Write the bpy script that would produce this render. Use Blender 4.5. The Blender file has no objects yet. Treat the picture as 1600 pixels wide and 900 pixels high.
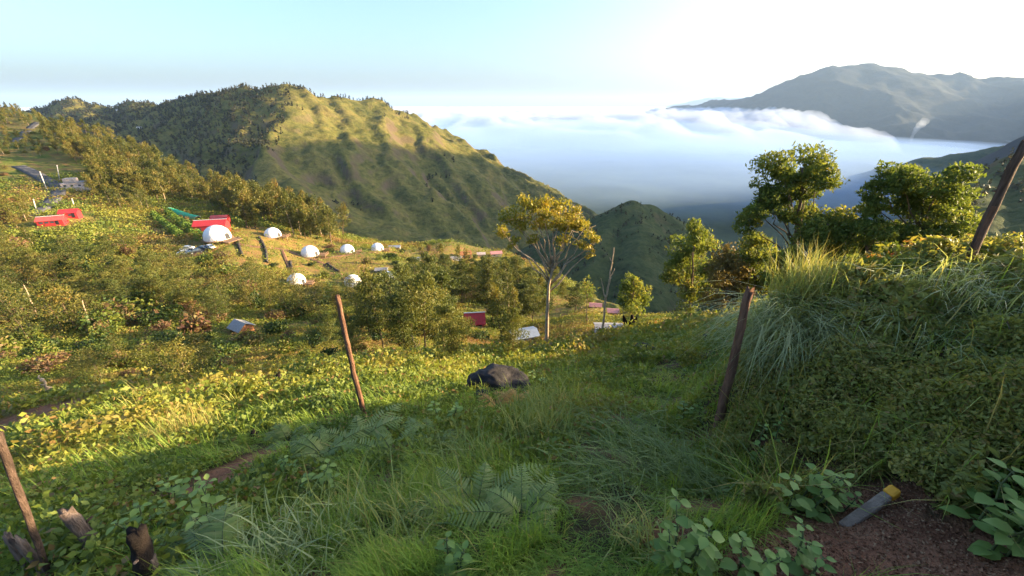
import bpy, math, random
import numpy as np
from math import radians, sin, cos, tan, atan2, sqrt, pi, exp, log
from mathutils import Vector, Matrix

random.seed(7)
RNG = np.random.default_rng(11)
SC = bpy.context.scene
COL = SC.collection

# ------------------------------------------------------------------ camera
F_PX = 622.0                       # focal length in pixels of a 1600 wide frame
PITCH = radians(24.6)
CAM = np.array([0.0, 0.0, 1.7])
CP, SP = cos(PITCH), sin(PITCH)

def ray(px, py):
    u, v = (px - 800.0) / F_PX, (450.0 - py) / F_PX
    return np.array([u, CP + v * SP, v * CP - SP])

def P(px, py, d):
    return CAM + ray(px, py) * d

def project(p):
    q = np.asarray(p, float) - CAM
    dep = q[1] * CP - q[2] * SP
    up = q[1] * SP + q[2] * CP
    return 800 + F_PX * q[0] / dep, 450 - F_PX * up / dep, dep

cam_data = bpy.data.cameras.new("camera")
cam_data.sensor_width = 36.0
cam_data.lens = F_PX / 1600.0 * 36.0
cam_data.clip_start = 0.05
cam_data.clip_end = 120000.0
cam = bpy.data.objects.new("camera", cam_data)
COL.objects.link(cam)
cam.location = CAM
cam.rotation_euler = (radians(90) - PITCH, 0, 0)
SC.camera = cam

# ------------------------------------------------------------------ helpers
def tag(o, label=None, cat=None, group=None, kind=None):
    if label: o["label"] = label
    if cat: o["category"] = cat
    if group: o["group"] = group
    if kind: o["kind"] = kind
    return o

def empty(name, loc=(0, 0, 0), rz=0.0, scale=1.0):
    o = bpy.data.objects.new(name, None)
    o.empty_display_size = 0.2
    COL.objects.link(o)
    o.location = loc
    o.rotation_euler = (0, 0, rz)
    o.scale = (scale,) * 3 if not hasattr(scale, "__len__") else scale
    return o

def np_mesh(name, V, Q=None, T=None, mat=None, smooth=False, tint=None, uv=None):
    """mesh from numpy arrays: V (n,3), quads Q (m,4) and/or triangles T (k,3); tint = one number per vertex"""
    V = np.ascontiguousarray(V, dtype=np.float32)
    me = bpy.data.meshes.new(name)
    me.vertices.add(len(V))
    me.vertices.foreach_set("co", V.ravel())
    loops, starts, n = [], [], 0
    if Q is not None and len(Q):
        Q = np.asarray(Q, dtype=np.int32)
        loops.append(Q.ravel()); starts.append(np.arange(len(Q)) * 4); n += len(Q) * 4
    if T is not None and len(T):
        T = np.asarray(T, dtype=np.int32)
        loops.append(T.ravel()); starts.append(n + np.arange(len(T)) * 3); n += len(T) * 3
    loops = np.concatenate(loops); starts = np.concatenate(starts)
    me.loops.add(len(loops))
    me.loops.foreach_set("vertex_index", loops.astype(np.int32))
    me.polygons.add(len(starts))
    me.polygons.foreach_set("loop_start", starts.astype(np.int32))
    if smooth:
        me.polygons.foreach_set("use_smooth", np.ones(len(starts), dtype=bool))
    if tint is not None:
        a = me.attributes.new("tint", "FLOAT", "POINT")
        a.data.foreach_set("value", np.ascontiguousarray(tint, dtype=np.float32))
    me.update(calc_edges=True)
    if mat: me.materials.append(mat)
    return me

def link(name, me, parent=None):
    o = bpy.data.objects.new(name, me)
    COL.objects.link(o)
    if parent is not None: o.parent = parent
    return o

def copy_tree(o, parent=None):
    c = o.copy(); COL.objects.link(c); c.parent = parent
    for ch in [x for x in o.children]:
        copy_tree(ch, c)
    return c

class MB:
    """collects boxes, tubes and polygons into one mesh"""
    def __init__(s): s.V, s.F, s.T = [], [], []
    def add(s, verts, faces, tint=0.5):
        b = len(s.V)
        s.V += [tuple(v) for v in verts]; s.T += [tint] * len(verts)
        s.F += [tuple(b + i for i in f) for f in faces]
        return s
    def box(s, c, size, rz=0.0, M=None, tint=0.5):
        hx, hy, hz = [k / 2 for k in size]
        m = Matrix.Translation(Vector(c)) @ Matrix.Rotation(rz, 4, 'Z')
        if M is not None: m = M @ m
        vs = [m @ Vector((x, y, z)) for z in (-hz, hz) for x, y in ((-hx, -hy), (hx, -hy), (hx, hy), (-hx, hy))]
        return s.add(vs, [(3, 2, 1, 0), (4, 5, 6, 7), (0, 1, 5, 4), (1, 2, 6, 5), (2, 3, 7, 6), (3, 0, 4, 7)], tint)
    def tube(s, pts, rad, n=8, cap=True, tint=0.5, jitter=0.0):
        V, Q, T = tube(pts, rad, n, jitter)
        s.add(V, list(map(tuple, Q)) + list(map(tuple, T)) if cap else list(map(tuple, Q)), tint)
        return s
    def build(s, name, mat, parent=None, smooth=False, bevel=0.0):
        me = bpy.data.meshes.new(name)
        me.from_pydata(s.V, [], s.F)
        a = me.attributes.new("tint", "FLOAT", "POINT")
        a.data.foreach_set("value", np.array(s.T, dtype=np.float32))
        if smooth: me.polygons.foreach_set("use_smooth", [True] * len(me.polygons))
        me.materials.append(mat); me.update()
        o = link(name, me, parent)
        if bevel:
            b = o.modifiers.new("bevel", 'BEVEL'); b.width = bevel; b.segments = 2; b.limit_method = 'ANGLE'
        return o

def tube(pts, rad, n=8, jitter=0.0, rng=RNG):
    """tube along a polyline; returns V, quads, cap triangles"""
    pts = np.asarray(pts, float); k = len(pts)
    rad = np.broadcast_to(np.asarray(rad, float), (k,))
    tan_ = np.gradient(pts, axis=0)
    tan_ /= np.linalg.norm(tan_, axis=1)[:, None] + 1e-9
    ref = np.array([1.0, 0.13, 0.07]) if abs(tan_[0][0]) < 0.8 else np.array([0.1, 1.0, 0.05])
    V = []
    for i in range(k):
        a = np.cross(tan_[i], ref); a /= np.linalg.norm(a) + 1e-9
        b = np.cross(tan_[i], a)
        ang = np.arange(n) * 2 * pi / n
        r = rad[i] * (1 + jitter * rng.uniform(-1, 1, n))
        V.append(pts[i] + (np.cos(ang) * r)[:, None] * a + (np.sin(ang) * r)[:, None] * b)
    V = np.vstack(V + [pts[:1], pts[-1:]])
    Q = [(i * n + j, i * n + (j + 1) % n, (i + 1) * n + (j + 1) % n, (i + 1) * n + j) for i in range(k - 1) for j in range(n)]
    c0, c1 = k * n, k * n + 1
    T = [(c0, (j + 1) % n, j) for j in range(n)] + [(c1, (k - 1) * n + j, (k - 1) * n + (j + 1) % n) for j in range(n)]
    return V, np.array(Q), np.array(T)

# ------------------------------------------------------------------ numpy noise
_perm = np.random.default_rng(3).permutation(4096)
_grad = np.random.default_rng(4).uniform(0, 2 * pi, 4096)
def perlin(x, y):
    x = np.asarray(x, float); y = np.asarray(y, float)
    xi = np.floor(x).astype(np.int64); yi = np.floor(y).astype(np.int64)
    xf, yf = x - xi, y - yi
    u = xf * xf * xf * (xf * (xf * 6 - 15) + 10); v = yf * yf * yf * (yf * (yf * 6 - 15) + 10)
    def g(ix, iy, dx, dy):
        a = _grad[_perm[(_perm[ix & 4095] + iy) & 4095]]
        return np.cos(a) * dx + np.sin(a) * dy
    n00 = g(xi, yi, xf, yf); n10 = g(xi + 1, yi, xf - 1, yf)
    n01 = g(xi, yi + 1, xf, yf - 1); n11 = g(xi + 1, yi + 1, xf - 1, yf - 1)
    return (n00 * (1 - u) + n10 * u) * (1 - v) + (n01 * (1 - u) + n11 * u) * v
def fbm(x, y, oct=4, gain=0.5, lac=2.03):
    s, a, f = 0, 1.0, 1.0
    for i in range(oct):
        s = s + a * perlin(np.asarray(x) * f + 17.3 * i, np.asarray(y) * f - 9.1 * i); a *= gain; f *= lac
    return s
def ridged(x, y, oct=4, gain=0.5, lac=2.03):
    s, a, f = 0, 1.0, 1.0
    for i in range(oct):
        s = s + a * (1 - 2.2 * np.abs(perlin(np.asarray(x) * f + 7.7 * i, np.asarray(y) * f + 31.1 * i))); a *= gain; f *= lac
    return s

# ------------------------------------------------------------------ materials
def new_mat(name):
    m = bpy.data.materials.new(name); m.use_nodes = True
    nt = m.node_tree; nt.nodes.clear()
    out = nt.nodes.new("ShaderNodeOutputMaterial")
    return m, nt, out
def N(nt, t, **kw):
    n = nt.nodes.new(t)
    for k, v in kw.items():
        if k in n.inputs: n.inputs[k].default_value = v
        else: setattr(n, k, v)
    return n
def ramp(nt, fac, stops, interp='LINEAR'):
    r = nt.nodes.new("ShaderNodeValToRGB"); r.color_ramp.interpolation = interp
    e = r.color_ramp.elements
    while len(e) < len(stops): e.new(0.5)
    for k, (p, c) in enumerate(stops):
        e[k].position = p; e[k].color = (*c, 1)
    nt.links.new(fac, r.inputs[0]); return r.outputs[0]
def mixc(nt, fac, a, b, mode='MIX'):
    m = nt.nodes.new("ShaderNodeMix"); m.data_type = 'RGBA'; m.blend_type = mode
    for s, v in ((m.inputs[0], fac), (m.inputs[6], a), (m.inputs[7], b)):
        if hasattr(v, "is_linked"): nt.links.new(v, s)
        else: s.default_value = v if not hasattr(v, "__len__") else (*v, 1) if len(v) == 3 else v
    return m.outputs[2]
def noise(nt, scale, detail=4, rough=0.55, vec=None, dist=0.0):
    n = N(nt, "ShaderNodeTexNoise"); n.inputs["Scale"].default_value = scale
    n.inputs["Detail"].default_value = detail; n.inputs["Roughness"].default_value = rough
    n.inputs["Distortion"].default_value = dist
    if vec is not None: nt.links.new(vec, n.inputs["Vector"])
    return n.outputs["Fac"]
def geo_pos(nt):
    return N(nt, "ShaderNodeNewGeometry").outputs["Position"]
def attr(nt, name="tint"):
    a = N(nt, "ShaderNodeAttribute"); a.attribute_name = name; return a.outputs["Fac"]

def leaf_mat(name, stops, trans=0.35, rough=0.6, obj_var=0.5, spec=0.25):
    """foliage: hue from the leaf's own tint plus a per-object shift; thin leaves let light through"""
    m, nt, out = new_mat(name)
    t = attr(nt)
    oi = N(nt, "ShaderNodeObjectInfo")
    mm = N(nt, "ShaderNodeMath", operation='MULTIPLY_ADD'); nt.links.new(oi.outputs["Random"], mm.inputs[0])
    mm.inputs[1].default_value = obj_var; nt.links.new(t, mm.inputs[2])
    s2 = N(nt, "ShaderNodeMath", operation='SUBTRACT'); nt.links.new(mm.outputs[0], s2.inputs[0]); s2.inputs[1].default_value = obj_var / 2
    c = ramp(nt, s2.outputs[0], stops)
    d = N(nt, "ShaderNodeBsdfPrincipled"); nt.links.new(c, d.inputs["Base Color"])
    d.inputs["Roughness"].default_value = rough; d.inputs["Specular IOR Level"].default_value = spec
    tr = N(nt, "ShaderNodeBsdfTranslucent"); 
    c2 = mixc(nt, 1.0, c, (1.25, 1.15, 0.55), 'MULTIPLY'); nt.links.new(c2, tr.inputs["Color"])
    mx = N(nt, "ShaderNodeMixShader"); mx.inputs[0].default_value = trans
    nt.links.new(d.outputs[0], mx.inputs[1]); nt.links.new(tr.outputs[0], mx.inputs[2])
    nt.links.new(mx.outputs[0], out.inputs[0])
    return m

def plain_mat(name, col, rough=0.7, var=0.15, scale=6.0, spec=0.3, col2=None, bump=0.0, metallic=0.0, grain=None):
    m, nt, out = new_mat(name)
    tc = N(nt, "ShaderNodeTexCoord").outputs["Object"]
    if grain:                                # fibres along the upright axis
        mp = N(nt, "ShaderNodeMapping"); mp.inputs["Scale"].default_value = (1, 1, grain); nt.links.new(tc, mp.inputs["Vector"]); tc = mp.outputs[0]
    n = noise(nt, scale, 6, 0.6, tc)
    c2 = col2 if col2 else tuple(k * (1 - 2 * var) for k in col)
    c = ramp(nt, n, [(0.3, c2), (0.68, col)])
    d = N(nt, "ShaderNodeBsdfPrincipled"); nt.links.new(c, d.inputs["Base Color"])
    d.inputs["Roughness"].default_value = rough; d.inputs["Specular IOR Level"].default_value = spec
    d.inputs["Metallic"].default_value = metallic
    if bump:
        b = N(nt, "ShaderNodeBump"); b.inputs["Strength"].default_value = bump; b.inputs["Distance"].default_value = 0.02
        nt.links.new(noise(nt, scale * 3, 8, 0.65, tc), b.inputs["Height"]); nt.links.new(b.outputs[0], d.inputs["Normal"])
    nt.links.new(d.outputs[0], out.inputs[0])
    return m
# ------------------------------------------------------------------ the ground: one sheet from underfoot to the horizon
# height is interpolated as (z - eye) / r over (bearing, log distance), so near and far slopes keep the same care
VALLEY = -430.0
_cp = [  # picture position and depth of points that lie on the ground
 (800,900,1.55),(400,900,1.72),(0,900,2.2),(1200,900,1.5),(1600,900,1.42),(200,900,1.9),
 (800,800,2.05),(600,800,2.2),(400,800,2.4),(200,800,2.75),(0,800,3.2),(1050,800,2.0),(1200,800,1.95),
 (800,700,3.1),(600,700,3.5),(400,700,4.3),(200,700,5.4),(0,700,7.0),(1000,700,3.0),
 (570,655,4.6),(800,650,4.5),(1000,650,4.2),(300,655,7.0),(100,665,9.5),
 (1115,680,3.55),(1060,640,4.6),(1120,600,5.2),
 (800,600,8.5),(560,600,9.0),(400,620,10.5),(200,640,14),(0,650,19),(1000,600,7.0),(1080,570,8.5),
 (750,560,20),(600,570,18),(850,545,32),(640,545,48),(1000,520,28),(1100,508,25),(930,560,16),(1040,545,14),
 (400,560,50),(300,575,48),(100,620,31),(200,600,42),(0,590,42),
 (380,515,75),(100,500,80),(0,500,78),(250,500,82),(500,500,85),(600,480,105),(680,500,92),
 (97,345,150),(340,371,150),(290,395,140),(427,369,165),(485,398,155),(543,394,165),(590,391,175),
 (465,441,125),(552,444,130),(605,438,135),(700,390,190),(742,505,95),(815,535,70),
 (880,480,110),(870,450,135),(930,478,100),(955,490,95),(950,515,70),(700,440,150),
 (0,300,190),(0,400,125),(100,420,118),(0,240,250),(100,270,225),(200,300,215),(300,330,205),(420,335,222),(200,450,108),(200,380,145),
 (0,168,330),(60,178,325),(100,200,305),(150,215,295),(250,258,275),(330,290,262),(380,312,252),(480,345,236),(580,382,218),
 (660,386,210),(740,390,200),(790,400,195),(850,425,172),(890,445,152),(940,482,112),(1010,500,70),
 (1200,487,3.6),(1270,477,3.5),(1400,457,3.3),(1500,450,3.1),(1600,435,2.8),
 (1130,695,3.2),(1200,760,2.45),(1300,800,2.0),(1400,835,1.73),(1600,860,1.58),
 (1230,620,2.95),(1300,600,2.8),(1420,600,2.5),(1550,600,2.2),
 (1300,490,7.5),(1450,470,7.5),(1600,445,7.0),(1190,500,9),
 (1075,500,36),(1240,490,25),(1430,485,22),(1600,470,20),(1180,500,30),
]
_rows = []
for px, py, d in _cp:
    q = ray(px, py) * d
    r = sqrt(q[0] ** 2 + q[1] ** 2)
    _rows.append((atan2(q[0], q[1]), log(r), q[2] / r))
def _pol(deg, r, z):                       # ground outside the picture: bearing, distance, height
    for k in (-360, 0, 360):
        if -260 < deg + k < 260: _rows.append((radians(deg + k), log(r), (z - CAM[2]) / r))
for deg, prof in {
     68: ((.5, .05), (1.5, .3), (3, .75), (7, -.5), (20, -5.5), (60, -16), (160, -30), (500, -60)),
     80: ((.5, .06), (1.5, .3), (3, .7), (7, -.2), (20, -3), (60, -4), (160, 2), (500, 15)),
     97: ((.5, .08), (1.5, .3), (3, .9), (7, 1.5), (20, 3), (60, 6), (160, 12), (500, 20)),
    130: ((.5, .05), (1.5, .15), (3, .4), (7, 1.1), (20, 3), (60, 8), (160, 20), (500, 50)),
    175: ((.5, .02), (1.5, .08), (3, .3), (7, 1.0), (20, 3), (60, 9), (160, 24), (500, 60)),
   -135: ((.5, 0), (1.5, .0), (3, .05), (7, .2), (20, 1), (60, 4), (160, 16), (500, 60)),
    -95: ((.5, -.05), (1.5, -.2), (3, -.6), (7, -2.0), (20, -7), (60, -15), (160, -12), (500, 40)),
    -70: ((.5, -.08), (1.5, -.4), (3, -1.3), (7, -3.6), (20, -11), (60, -26), (160, -28), (400, 15)),
  }.items():
    for r, z in prof: _pol(deg, r, z)
_C = np.array(_rows)
_S = np.array([1.0, 0.42])                 # weight of log distance against bearing
_X = _C[:, :2] * _S
def _tps(r2): return 0.5 * r2 * np.log(r2 + 1e-12)
_n = len(_X)
_K = _tps(((_X[:, None] - _X[None]) ** 2).sum(-1)) + np.eye(_n) * 0.0015
_Pm = np.hstack([np.ones((_n, 1)), _X])
_A = np.block([[_K, _Pm], [_Pm.T, np.zeros((3, 3))]])
_w = np.linalg.solve(_A, np.concatenate([_C[:, 2], np.zeros(3)]))
def _t_of(th, lr):
    x = np.stack([np.ravel(th), np.ravel(lr)], -1) * _S
    out = np.empty(len(x))
    for i in range(0, len(x), 20000):
        c = x[i:i + 20000]
        out[i:i + 20000] = _tps(((c[:, None] - _X[None]) ** 2).sum(-1)) @ _w[:_n] + np.hstack([np.ones((len(c), 1)), c]) @ _w[_n:]
    return out.reshape(np.shape(th))

_crest = np.array([(radians(a), b) for a, b in ((-180, 700), (-100, 600), (-70, 460), (-52, 440))] +
   [(lambda q: (atan2(q[0], q[1]), sqrt(q[0] ** 2 + q[1] ** 2)))(ray(px, py) * d) for px, py, d in
    ((0,168,330),(60,178,325),(100,200,305),(150,215,295),(250,258,275),(330,290,262),(380,312,252),(480,345,236),(580,382,218),
     (660,386,212),(740,390,205),(790,400,197),(850,425,174),(890,445,154),(940,482,114),(1010,500,72),(1100,508,48),(1240,490,42),(1430,485,44))] +
   [(radians(a), b) for a, b in ((52, 50), (62, 90), (75, 300), (95, 520), (130, 700), (180, 700))])
def crest_r(th): return np.interp(th, _crest[:, 0], _crest[:, 1])

def _base(th, r):
    rc = crest_r(th)
    rr = np.minimum(r, rc)
    z = CAM[2] + _t_of(th, np.log(rr)) * rr
    over = np.maximum(r - rc, 0)
    drop = 0.62 * over * over / (over + 0.10 * rc)
    z = z - drop
    floor_ = VALLEY + 30 * perlin(r * np.sin(th) / 500, r * np.cos(th) / 500)
    k = 25.0
    hi = np.maximum(z, floor_)
    return np.where(r < 120, z, hi + k * np.log1p(np.exp(-np.abs(z - floor_) / k)))
def height(x, y, detail=True):
    x = np.asarray(x, float); y = np.asarray(y, float)
    r = np.maximum(np.hypot(x, y), 0.25); th = np.arctan2(x, y)
    z = _base(th, r)
    if detail:
        a = np.clip(r / 60, 0, 1)
        z = z + a * (1.1 * perlin(x / 23, y / 23) + 0.6 * perlin(x / 9, y / 9)) + 0.05 * np.clip(r / 3, 0.3, 3) * fbm(x / 1.3, y / 1.3, 3)
    return z
_vec = lambda x, y: float(height(np.array([x]), np.array([y]))[0])
def gz(x, y): return _vec(x, y)
_rs = np.exp(np.linspace(log(0.6), log(600), 900))
def hit(px, py, rmin=0.6, rmax=600):
    """first point of the ground seen at a picture position (None: sky or far land)"""
    d = ray(px, py); h = sqrt(d[0] ** 2 + d[1] ** 2)
    r = _rs[(_rs >= rmin) & (_rs <= rmax)]
    x, y = d[0] / h * r, d[1] / h * r
    z = height(x, y); zr = CAM[2] + d[2] / h * r
    k = np.argmax(zr < z)
    if zr[k] >= z[k]: return None
    if k:
        a, b = zr[k - 1] - z[k - 1], z[k] - zr[k]
        f = a / (a + b) if a + b > 0 else 0
        rr = r[k - 1] + (r[k] - r[k - 1]) * f
    else: rr = r[0]
    x, y = d[0] / h * rr, d[1] / h * rr
    return np.array([x, y, gz(x, y)])
def hits(pts):
    """the same for many picture positions at once -> (n,3), nan where none"""
    out = np.full((len(pts), 3), np.nan)
    pts = np.asarray(pts, float)
    u, v = (pts[:, 0] - 800) / F_PX, (450 - pts[:, 1]) / F_PX
    dx, dy, dz = u, CP + v * SP, v * CP - SP
    h = np.hypot(dx, dy)
    rs = _rs[::3]
    for i in range(0, len(pts), 400):
        s = slice(i, i + 400)
        X = (dx[s] / h[s])[:, None] * rs; Y = (dy[s] / h[s])[:, None] * rs
        Z = height(X, Y, False); ZR = CAM[2] + (dz[s] / h[s])[:, None] * rs
        below = ZR < Z
        k = below.argmax(1); ok = below.any(1)
        kk = np.maximum(k, 1); I = np.arange(len(k))
        a = ZR[I, kk - 1] - Z[I, kk - 1]; b = Z[I, kk] - ZR[I, kk]
        f = np.clip(a / np.where(np.abs(a + b) < 1e-9, 1, a + b), 0, 1)
        rr = rs[kk - 1] + (rs[kk] - rs[kk - 1]) * f
        x, y = dx[s] / h[s] * rr, dy[s] / h[s] * rr
        z = height(x, y)
        o = np.stack([x, y, z], -1); o[~ok] = np.nan
        out[s] = o
    return out

def ground_material():
    m, nt, out = new_mat("soil_and_turf")
    pos = geo_pos(nt)
    sep = N(nt, "ShaderNodeSeparateXYZ"); nt.links.new(pos, sep.inputs[0])
    dist = N(nt, "ShaderNodeVectorMath", operation='LENGTH'); nt.links.new(pos, dist.inputs[0])
    big = noise(nt, 0.035, 5, 0.6, pos, 0.6); mid = noise(nt, 0.22, 6, 0.62, pos); fine = noise(nt, 3.0, 6, 0.65, pos)
    grass = ramp(nt, mid, [(0.30, (.050, .075, .012)), (0.45, (.085, .120, .018)), (0.58, (.135, .150, .028)), (0.72, (.20, .150, .045))])
    dry = ramp(nt, mid, [(0.3, (.10, .105, .02)), (0.5, (.20, .16, .045)), (0.7, (.27, .15, .055))])
    mask = ramp(nt, big, [(0.46, (0, 0, 0)), (0.60, (1, 1, 1))])
    c = mixc(nt, mask, grass, dry)
    near = ramp(nt, fine, [(0.35, (.035, .028, .014)), (0.6, (.075, .062, .025))])
    mr = N(nt, "ShaderNodeMapRange"); nt.links.new(dist.outputs["Value"], mr.inputs[0])
    mr.inputs[1].default_value = 9; mr.inputs[2].default_value = 28
    c = mixc(nt, mr.outputs[0], near, c)
    c = mixc(nt, attr(nt, "lawn"), c, ramp(nt, mid, [(0.3, (.13, .125, .022)), (0.48, (.20, .165, .035)), (0.66, (.27, .145, .055))]))
    earth = ramp(nt, fine, [(0.3, (.13, .055, .030)), (0.5, (.22, .10, .055)), (0.7, (.30, .16, .09))])
    c = mixc(nt, attr(nt, "soil"), c, earth)
    far = ramp(nt, noise(nt, 0.004, 8, 0.65, pos), [(0.35, (.020, .035, .016)), (0.6, (.055, .075, .030)), (0.75, (.09, .09, .05))])
    mr2 = N(nt, "ShaderNodeMapRange"); nt.links.new(dist.outputs["Value"], mr2.inputs[0])
    mr2.inputs[1].default_value = 380; mr2.inputs[2].default_value = 600
    c = mixc(nt, mr2.outputs[0], c, far)
    d = N(nt, "ShaderNodeBsdfPrincipled"); nt.links.new(c, d.inputs["Base Color"])
    d.inputs["Roughness"].default_value = 0.95; d.inputs["Specular IOR Level"].default_value = 0.1
    b = N(nt, "ShaderNodeBump"); b.inputs["Strength"].default_value = 0.7; b.inputs["Distance"].default_value = 0.6
    nt.links.new(noise(nt, 0.9, 8, 0.7, pos), b.inputs["Height"]); nt.links.new(b.outputs[0], d.inputs["Normal"])
    nt.links.new(d.outputs[0], out.inputs[0]); return m

def polar_sheet():
    th = np.concatenate([np.linspace(-180, -58, 80, endpoint=False), np.linspace(-58, 58, 420, endpoint=False), np.linspace(58, 180, 81)])
    th = np.radians(th)
    r = np.concatenate([np.exp(np.linspace(log(0.25), log(700), 420)), np.exp(np.linspace(log(720), log(40000), 80))])
    TH, R = np.meshgrid(th, r, indexing='ij')
    X, Y = R * np.sin(TH), R * np.cos(TH)
    Z = height(X, Y)
    # the earth curves away
    Z = Z - (np.maximum(R - 3000, 0)) ** 2 / (2 * 6.37e6)
    n, k = TH.shape
    V = np.stack([X, Y, Z], -1).reshape(-1, 3)
    i, j = np.meshgrid(np.arange(n - 1), np.arange(k - 1), indexing='ij')
    a = (i * k + j).ravel()
    Q = np.stack([a, a + 1, a + k + 1, a + k], -1)[:, ::-1]
    # close the little hole under the photographer's feet
    c = len(V)
    V = np.vstack([V, [[0, 0, float(Z[:, 0].mean())]]])
    ii = np.arange(n - 1) * k
    T = np.stack([np.full(n - 1, c), ii, ii + k], -1)[:, ::-1]
    return V, Q, T
GM = ground_material()
V, Q, T = polar_sheet()
tag(link("ground", np_mesh("ground", V, Q, T, GM, smooth=True)), kind="structure")

# ------------------------------------------------------------------ hills and mountains, each grown from its ridge lines
def ridge_sheet(name, ridges, box, step, slope, floor_, mat, noise_amp=(12, 110), ksm=10.0, noise2=(3, 28), seed=0.0, run=None):
    x0, x1, y0, y1 = box
    xs = np.arange(x0, x1, step); ys = np.arange(y0, y1, step)
    X, Y = np.meshgrid(xs, ys, indexing='ij')
    wx = X + 18 * fbm(X / 160 + seed, Y / 160, 3); wy = Y + 18 * fbm(X / 160 + 40, Y / 160 + seed, 3)
    acc = None
    for rd in ridges:
        sl = slope
        if isinstance(rd, tuple): rd, sl = rd
        p = np.array([P(*q) for q in rd]) if rd[0] != 'world' else np.array(rd[1:], float)
        for a, b in zip(p[:-1], p[1:]):
            d = b[:2] - a[:2]; L2 = (d ** 2).sum() + 1e-9
            t = np.clip(((wx - a[0]) * d[0] + (wy - a[1]) * d[1]) / L2, 0, 1)
            dist = np.hypot(wx - a[0] - t * d[0], wy - a[1] - t * d[1])
            h = a[2] + t * (b[2] - a[2]) - sl * (np.sqrt(dist ** 2 + 15 ** 2) - 15)
            acc = h if acc is None else np.maximum(acc, h) + ksm * np.log1p(np.exp(-np.abs(acc - h) / ksm)) * 0.5
    amp, wl = noise_amp
    if run is not None:                      # gullies run down the slope: stretch the relief along the fall line
        c_, s_ = cos(run), sin(run); U, W_ = wx * c_ + wy * s_, (-wx * s_ + wy * c_) / 3.2
        wx, wy = U + 30 * perlin(W_ / 60, U / 200), W_
    Z = acc + amp * (ridged(wx / wl + seed, wy / wl, 5, 0.5) - 0.9) * np.clip((np.abs(acc - acc.max()) + 60) / 200, 0.25, 1) + noise2[0] * fbm(X / noise2[1], Y / noise2[1], 4)
    n, k = X.shape
    V = np.stack([X, Y, Z], -1).reshape(-1, 3)
    i, j = np.meshgrid(np.arange(n - 1), np.arange(k - 1), indexing='ij')
    a = (i * k + j).ravel()
    Q = np.stack([a, a + k, a + k + 1, a + 1], -1)
    keep = Z.ravel()[Q].max(1) > floor_
    me = np_mesh(name, V, Q[keep], None, mat, smooth=True)
    o = tag(link(name, me), kind="structure")
    return o, (xs, ys, Z)
def grid_z(g, x, y):
    xs, ys, Z = g
    fx = np.clip((np.asarray(x) - xs[0]) / (xs[1] - xs[0]), 0, len(xs) - 1.001); fy = np.clip((np.asarray(y) - ys[0]) / (ys[1] - ys[0]), 0, len(ys) - 1.001)
    i, j = fx.astype(int), fy.astype(int); a, b = fx - i, fy - j
    return Z[i, j] * (1 - a) * (1 - b) + Z[i + 1, j] * a * (1 - b) + Z[i, j + 1] * (1 - a) * b + Z[i + 1, j + 1] * a * b

def mountain_material(name, low, mid, high, rock, s=0.012, bump=6.0):
    m, nt, out = new_mat(name)
    pos = geo_pos(nt)
    a = noise(nt, s, 8, 0.62, pos, 0.5); b = noise(nt, s * 7, 10, 0.72, pos)
    c = ramp(nt, a, [(0.33, low), (0.48, mid), (0.66, high)])
    c2 = ramp(nt, b, [(0.36, tuple(k * .45 for k in low)), (0.50, mid), (0.64, high)])
    c = mixc(nt, 0.55, c, c2)
    nrm = N(nt, "ShaderNodeNewGeometry").outputs["Normal"]
    sep = N(nt, "ShaderNodeSeparateXYZ"); nt.links.new(nrm, sep.inputs[0])
    steep = ramp(nt, sep.outputs[2], [(0.66, (1, 1, 1)), (0.82, (0, 0, 0))])
    c = mixc(nt, steep, c, rock)
    d = N(nt, "ShaderNodeBsdfPrincipled"); nt.links.new(c, d.inputs["Base Color"])
    d.inputs["Roughness"].default_value = 0.95; d.inputs["Specular IOR Level"].default_value = 0.05
    bp = N(nt, "ShaderNodeBump"); bp.inputs["Strength"].default_value = 0.6; bp.inputs["Distance"].default_value = bump
    nt.links.new(noise(nt, s * 9, 9, 0.7, pos), bp.inputs["Height"]); nt.links.new(bp.outputs[0], d.inputs["Normal"])
    nt.links.new(d.outputs[0], out.inputs[0]); return m
MM = mountain_material("mountain_turf", (.028, .040, .012), (.105, .105, .026), (.20, .15, .05), (.11, .080, .05))
MH = mountain_material("hill_scrub", (.020, .035, .014), (.050, .070, .022), (.095, .095, .035), (.10, .075, .04))
MF = mountain_material("far_mountain_scrub", (.010, .015, .012), (.018, .023, .018), (.030, .032, .024), (.035, .033, .03), 0.003, 20)

MTN, G_MTN = ridge_sheet("mountain", [
   [(-350,185,1500),(-150,178,1500),(0,175,1500),(80,170,1500),(120,160,1450),(200,164,1400),(270,161,1300),(330,151,1200),(390,139,1080),(440,136,1030),(465,147,1040),(520,153,1080),(575,159,1150),(610,177,1250),(650,190,1350),(690,214,1450),(740,249,1600),(800,280,1800),(870,305,2000),(940,335,2200)],
   [(440,136,1030),(452,170,950),(440,205,860),(408,238,780),(425,270,710),(490,312,640),(560,362,570),(610,410,520)],
   [(520,153,1080),(535,190,1020),(575,240,950),(630,300,860),(700,362,770)],
   [(610,177,1250),(640,212,1190),(690,252,1130),(750,308,1040),(800,350,960)],
   [(690,214,1450),(745,258,1400),(800,305,1320),(850,345,1240)],
   [(640,187,1320),(665,225,1260),(705,268,1180),(760,330,1090)],
   [(560,158,1130),(580,205,1060),(612,255,990),(665,325,900)],
   [(480,148,1050),(498,195,960),(528,245,880),(575,310,790),(640,380,690)],
   [(270,161,1300),(300,180,1190),(290,205,1060),(250,232,930)],
   [(120,160,1450),(150,185,1250),(160,215,1050)],
 ], (-2400, 760, 260, 2700), 8.0, 0.56, VALLEY - 40, MM, (33, 150), 6.0, (7, 30), 0.0, radians(32))
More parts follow.
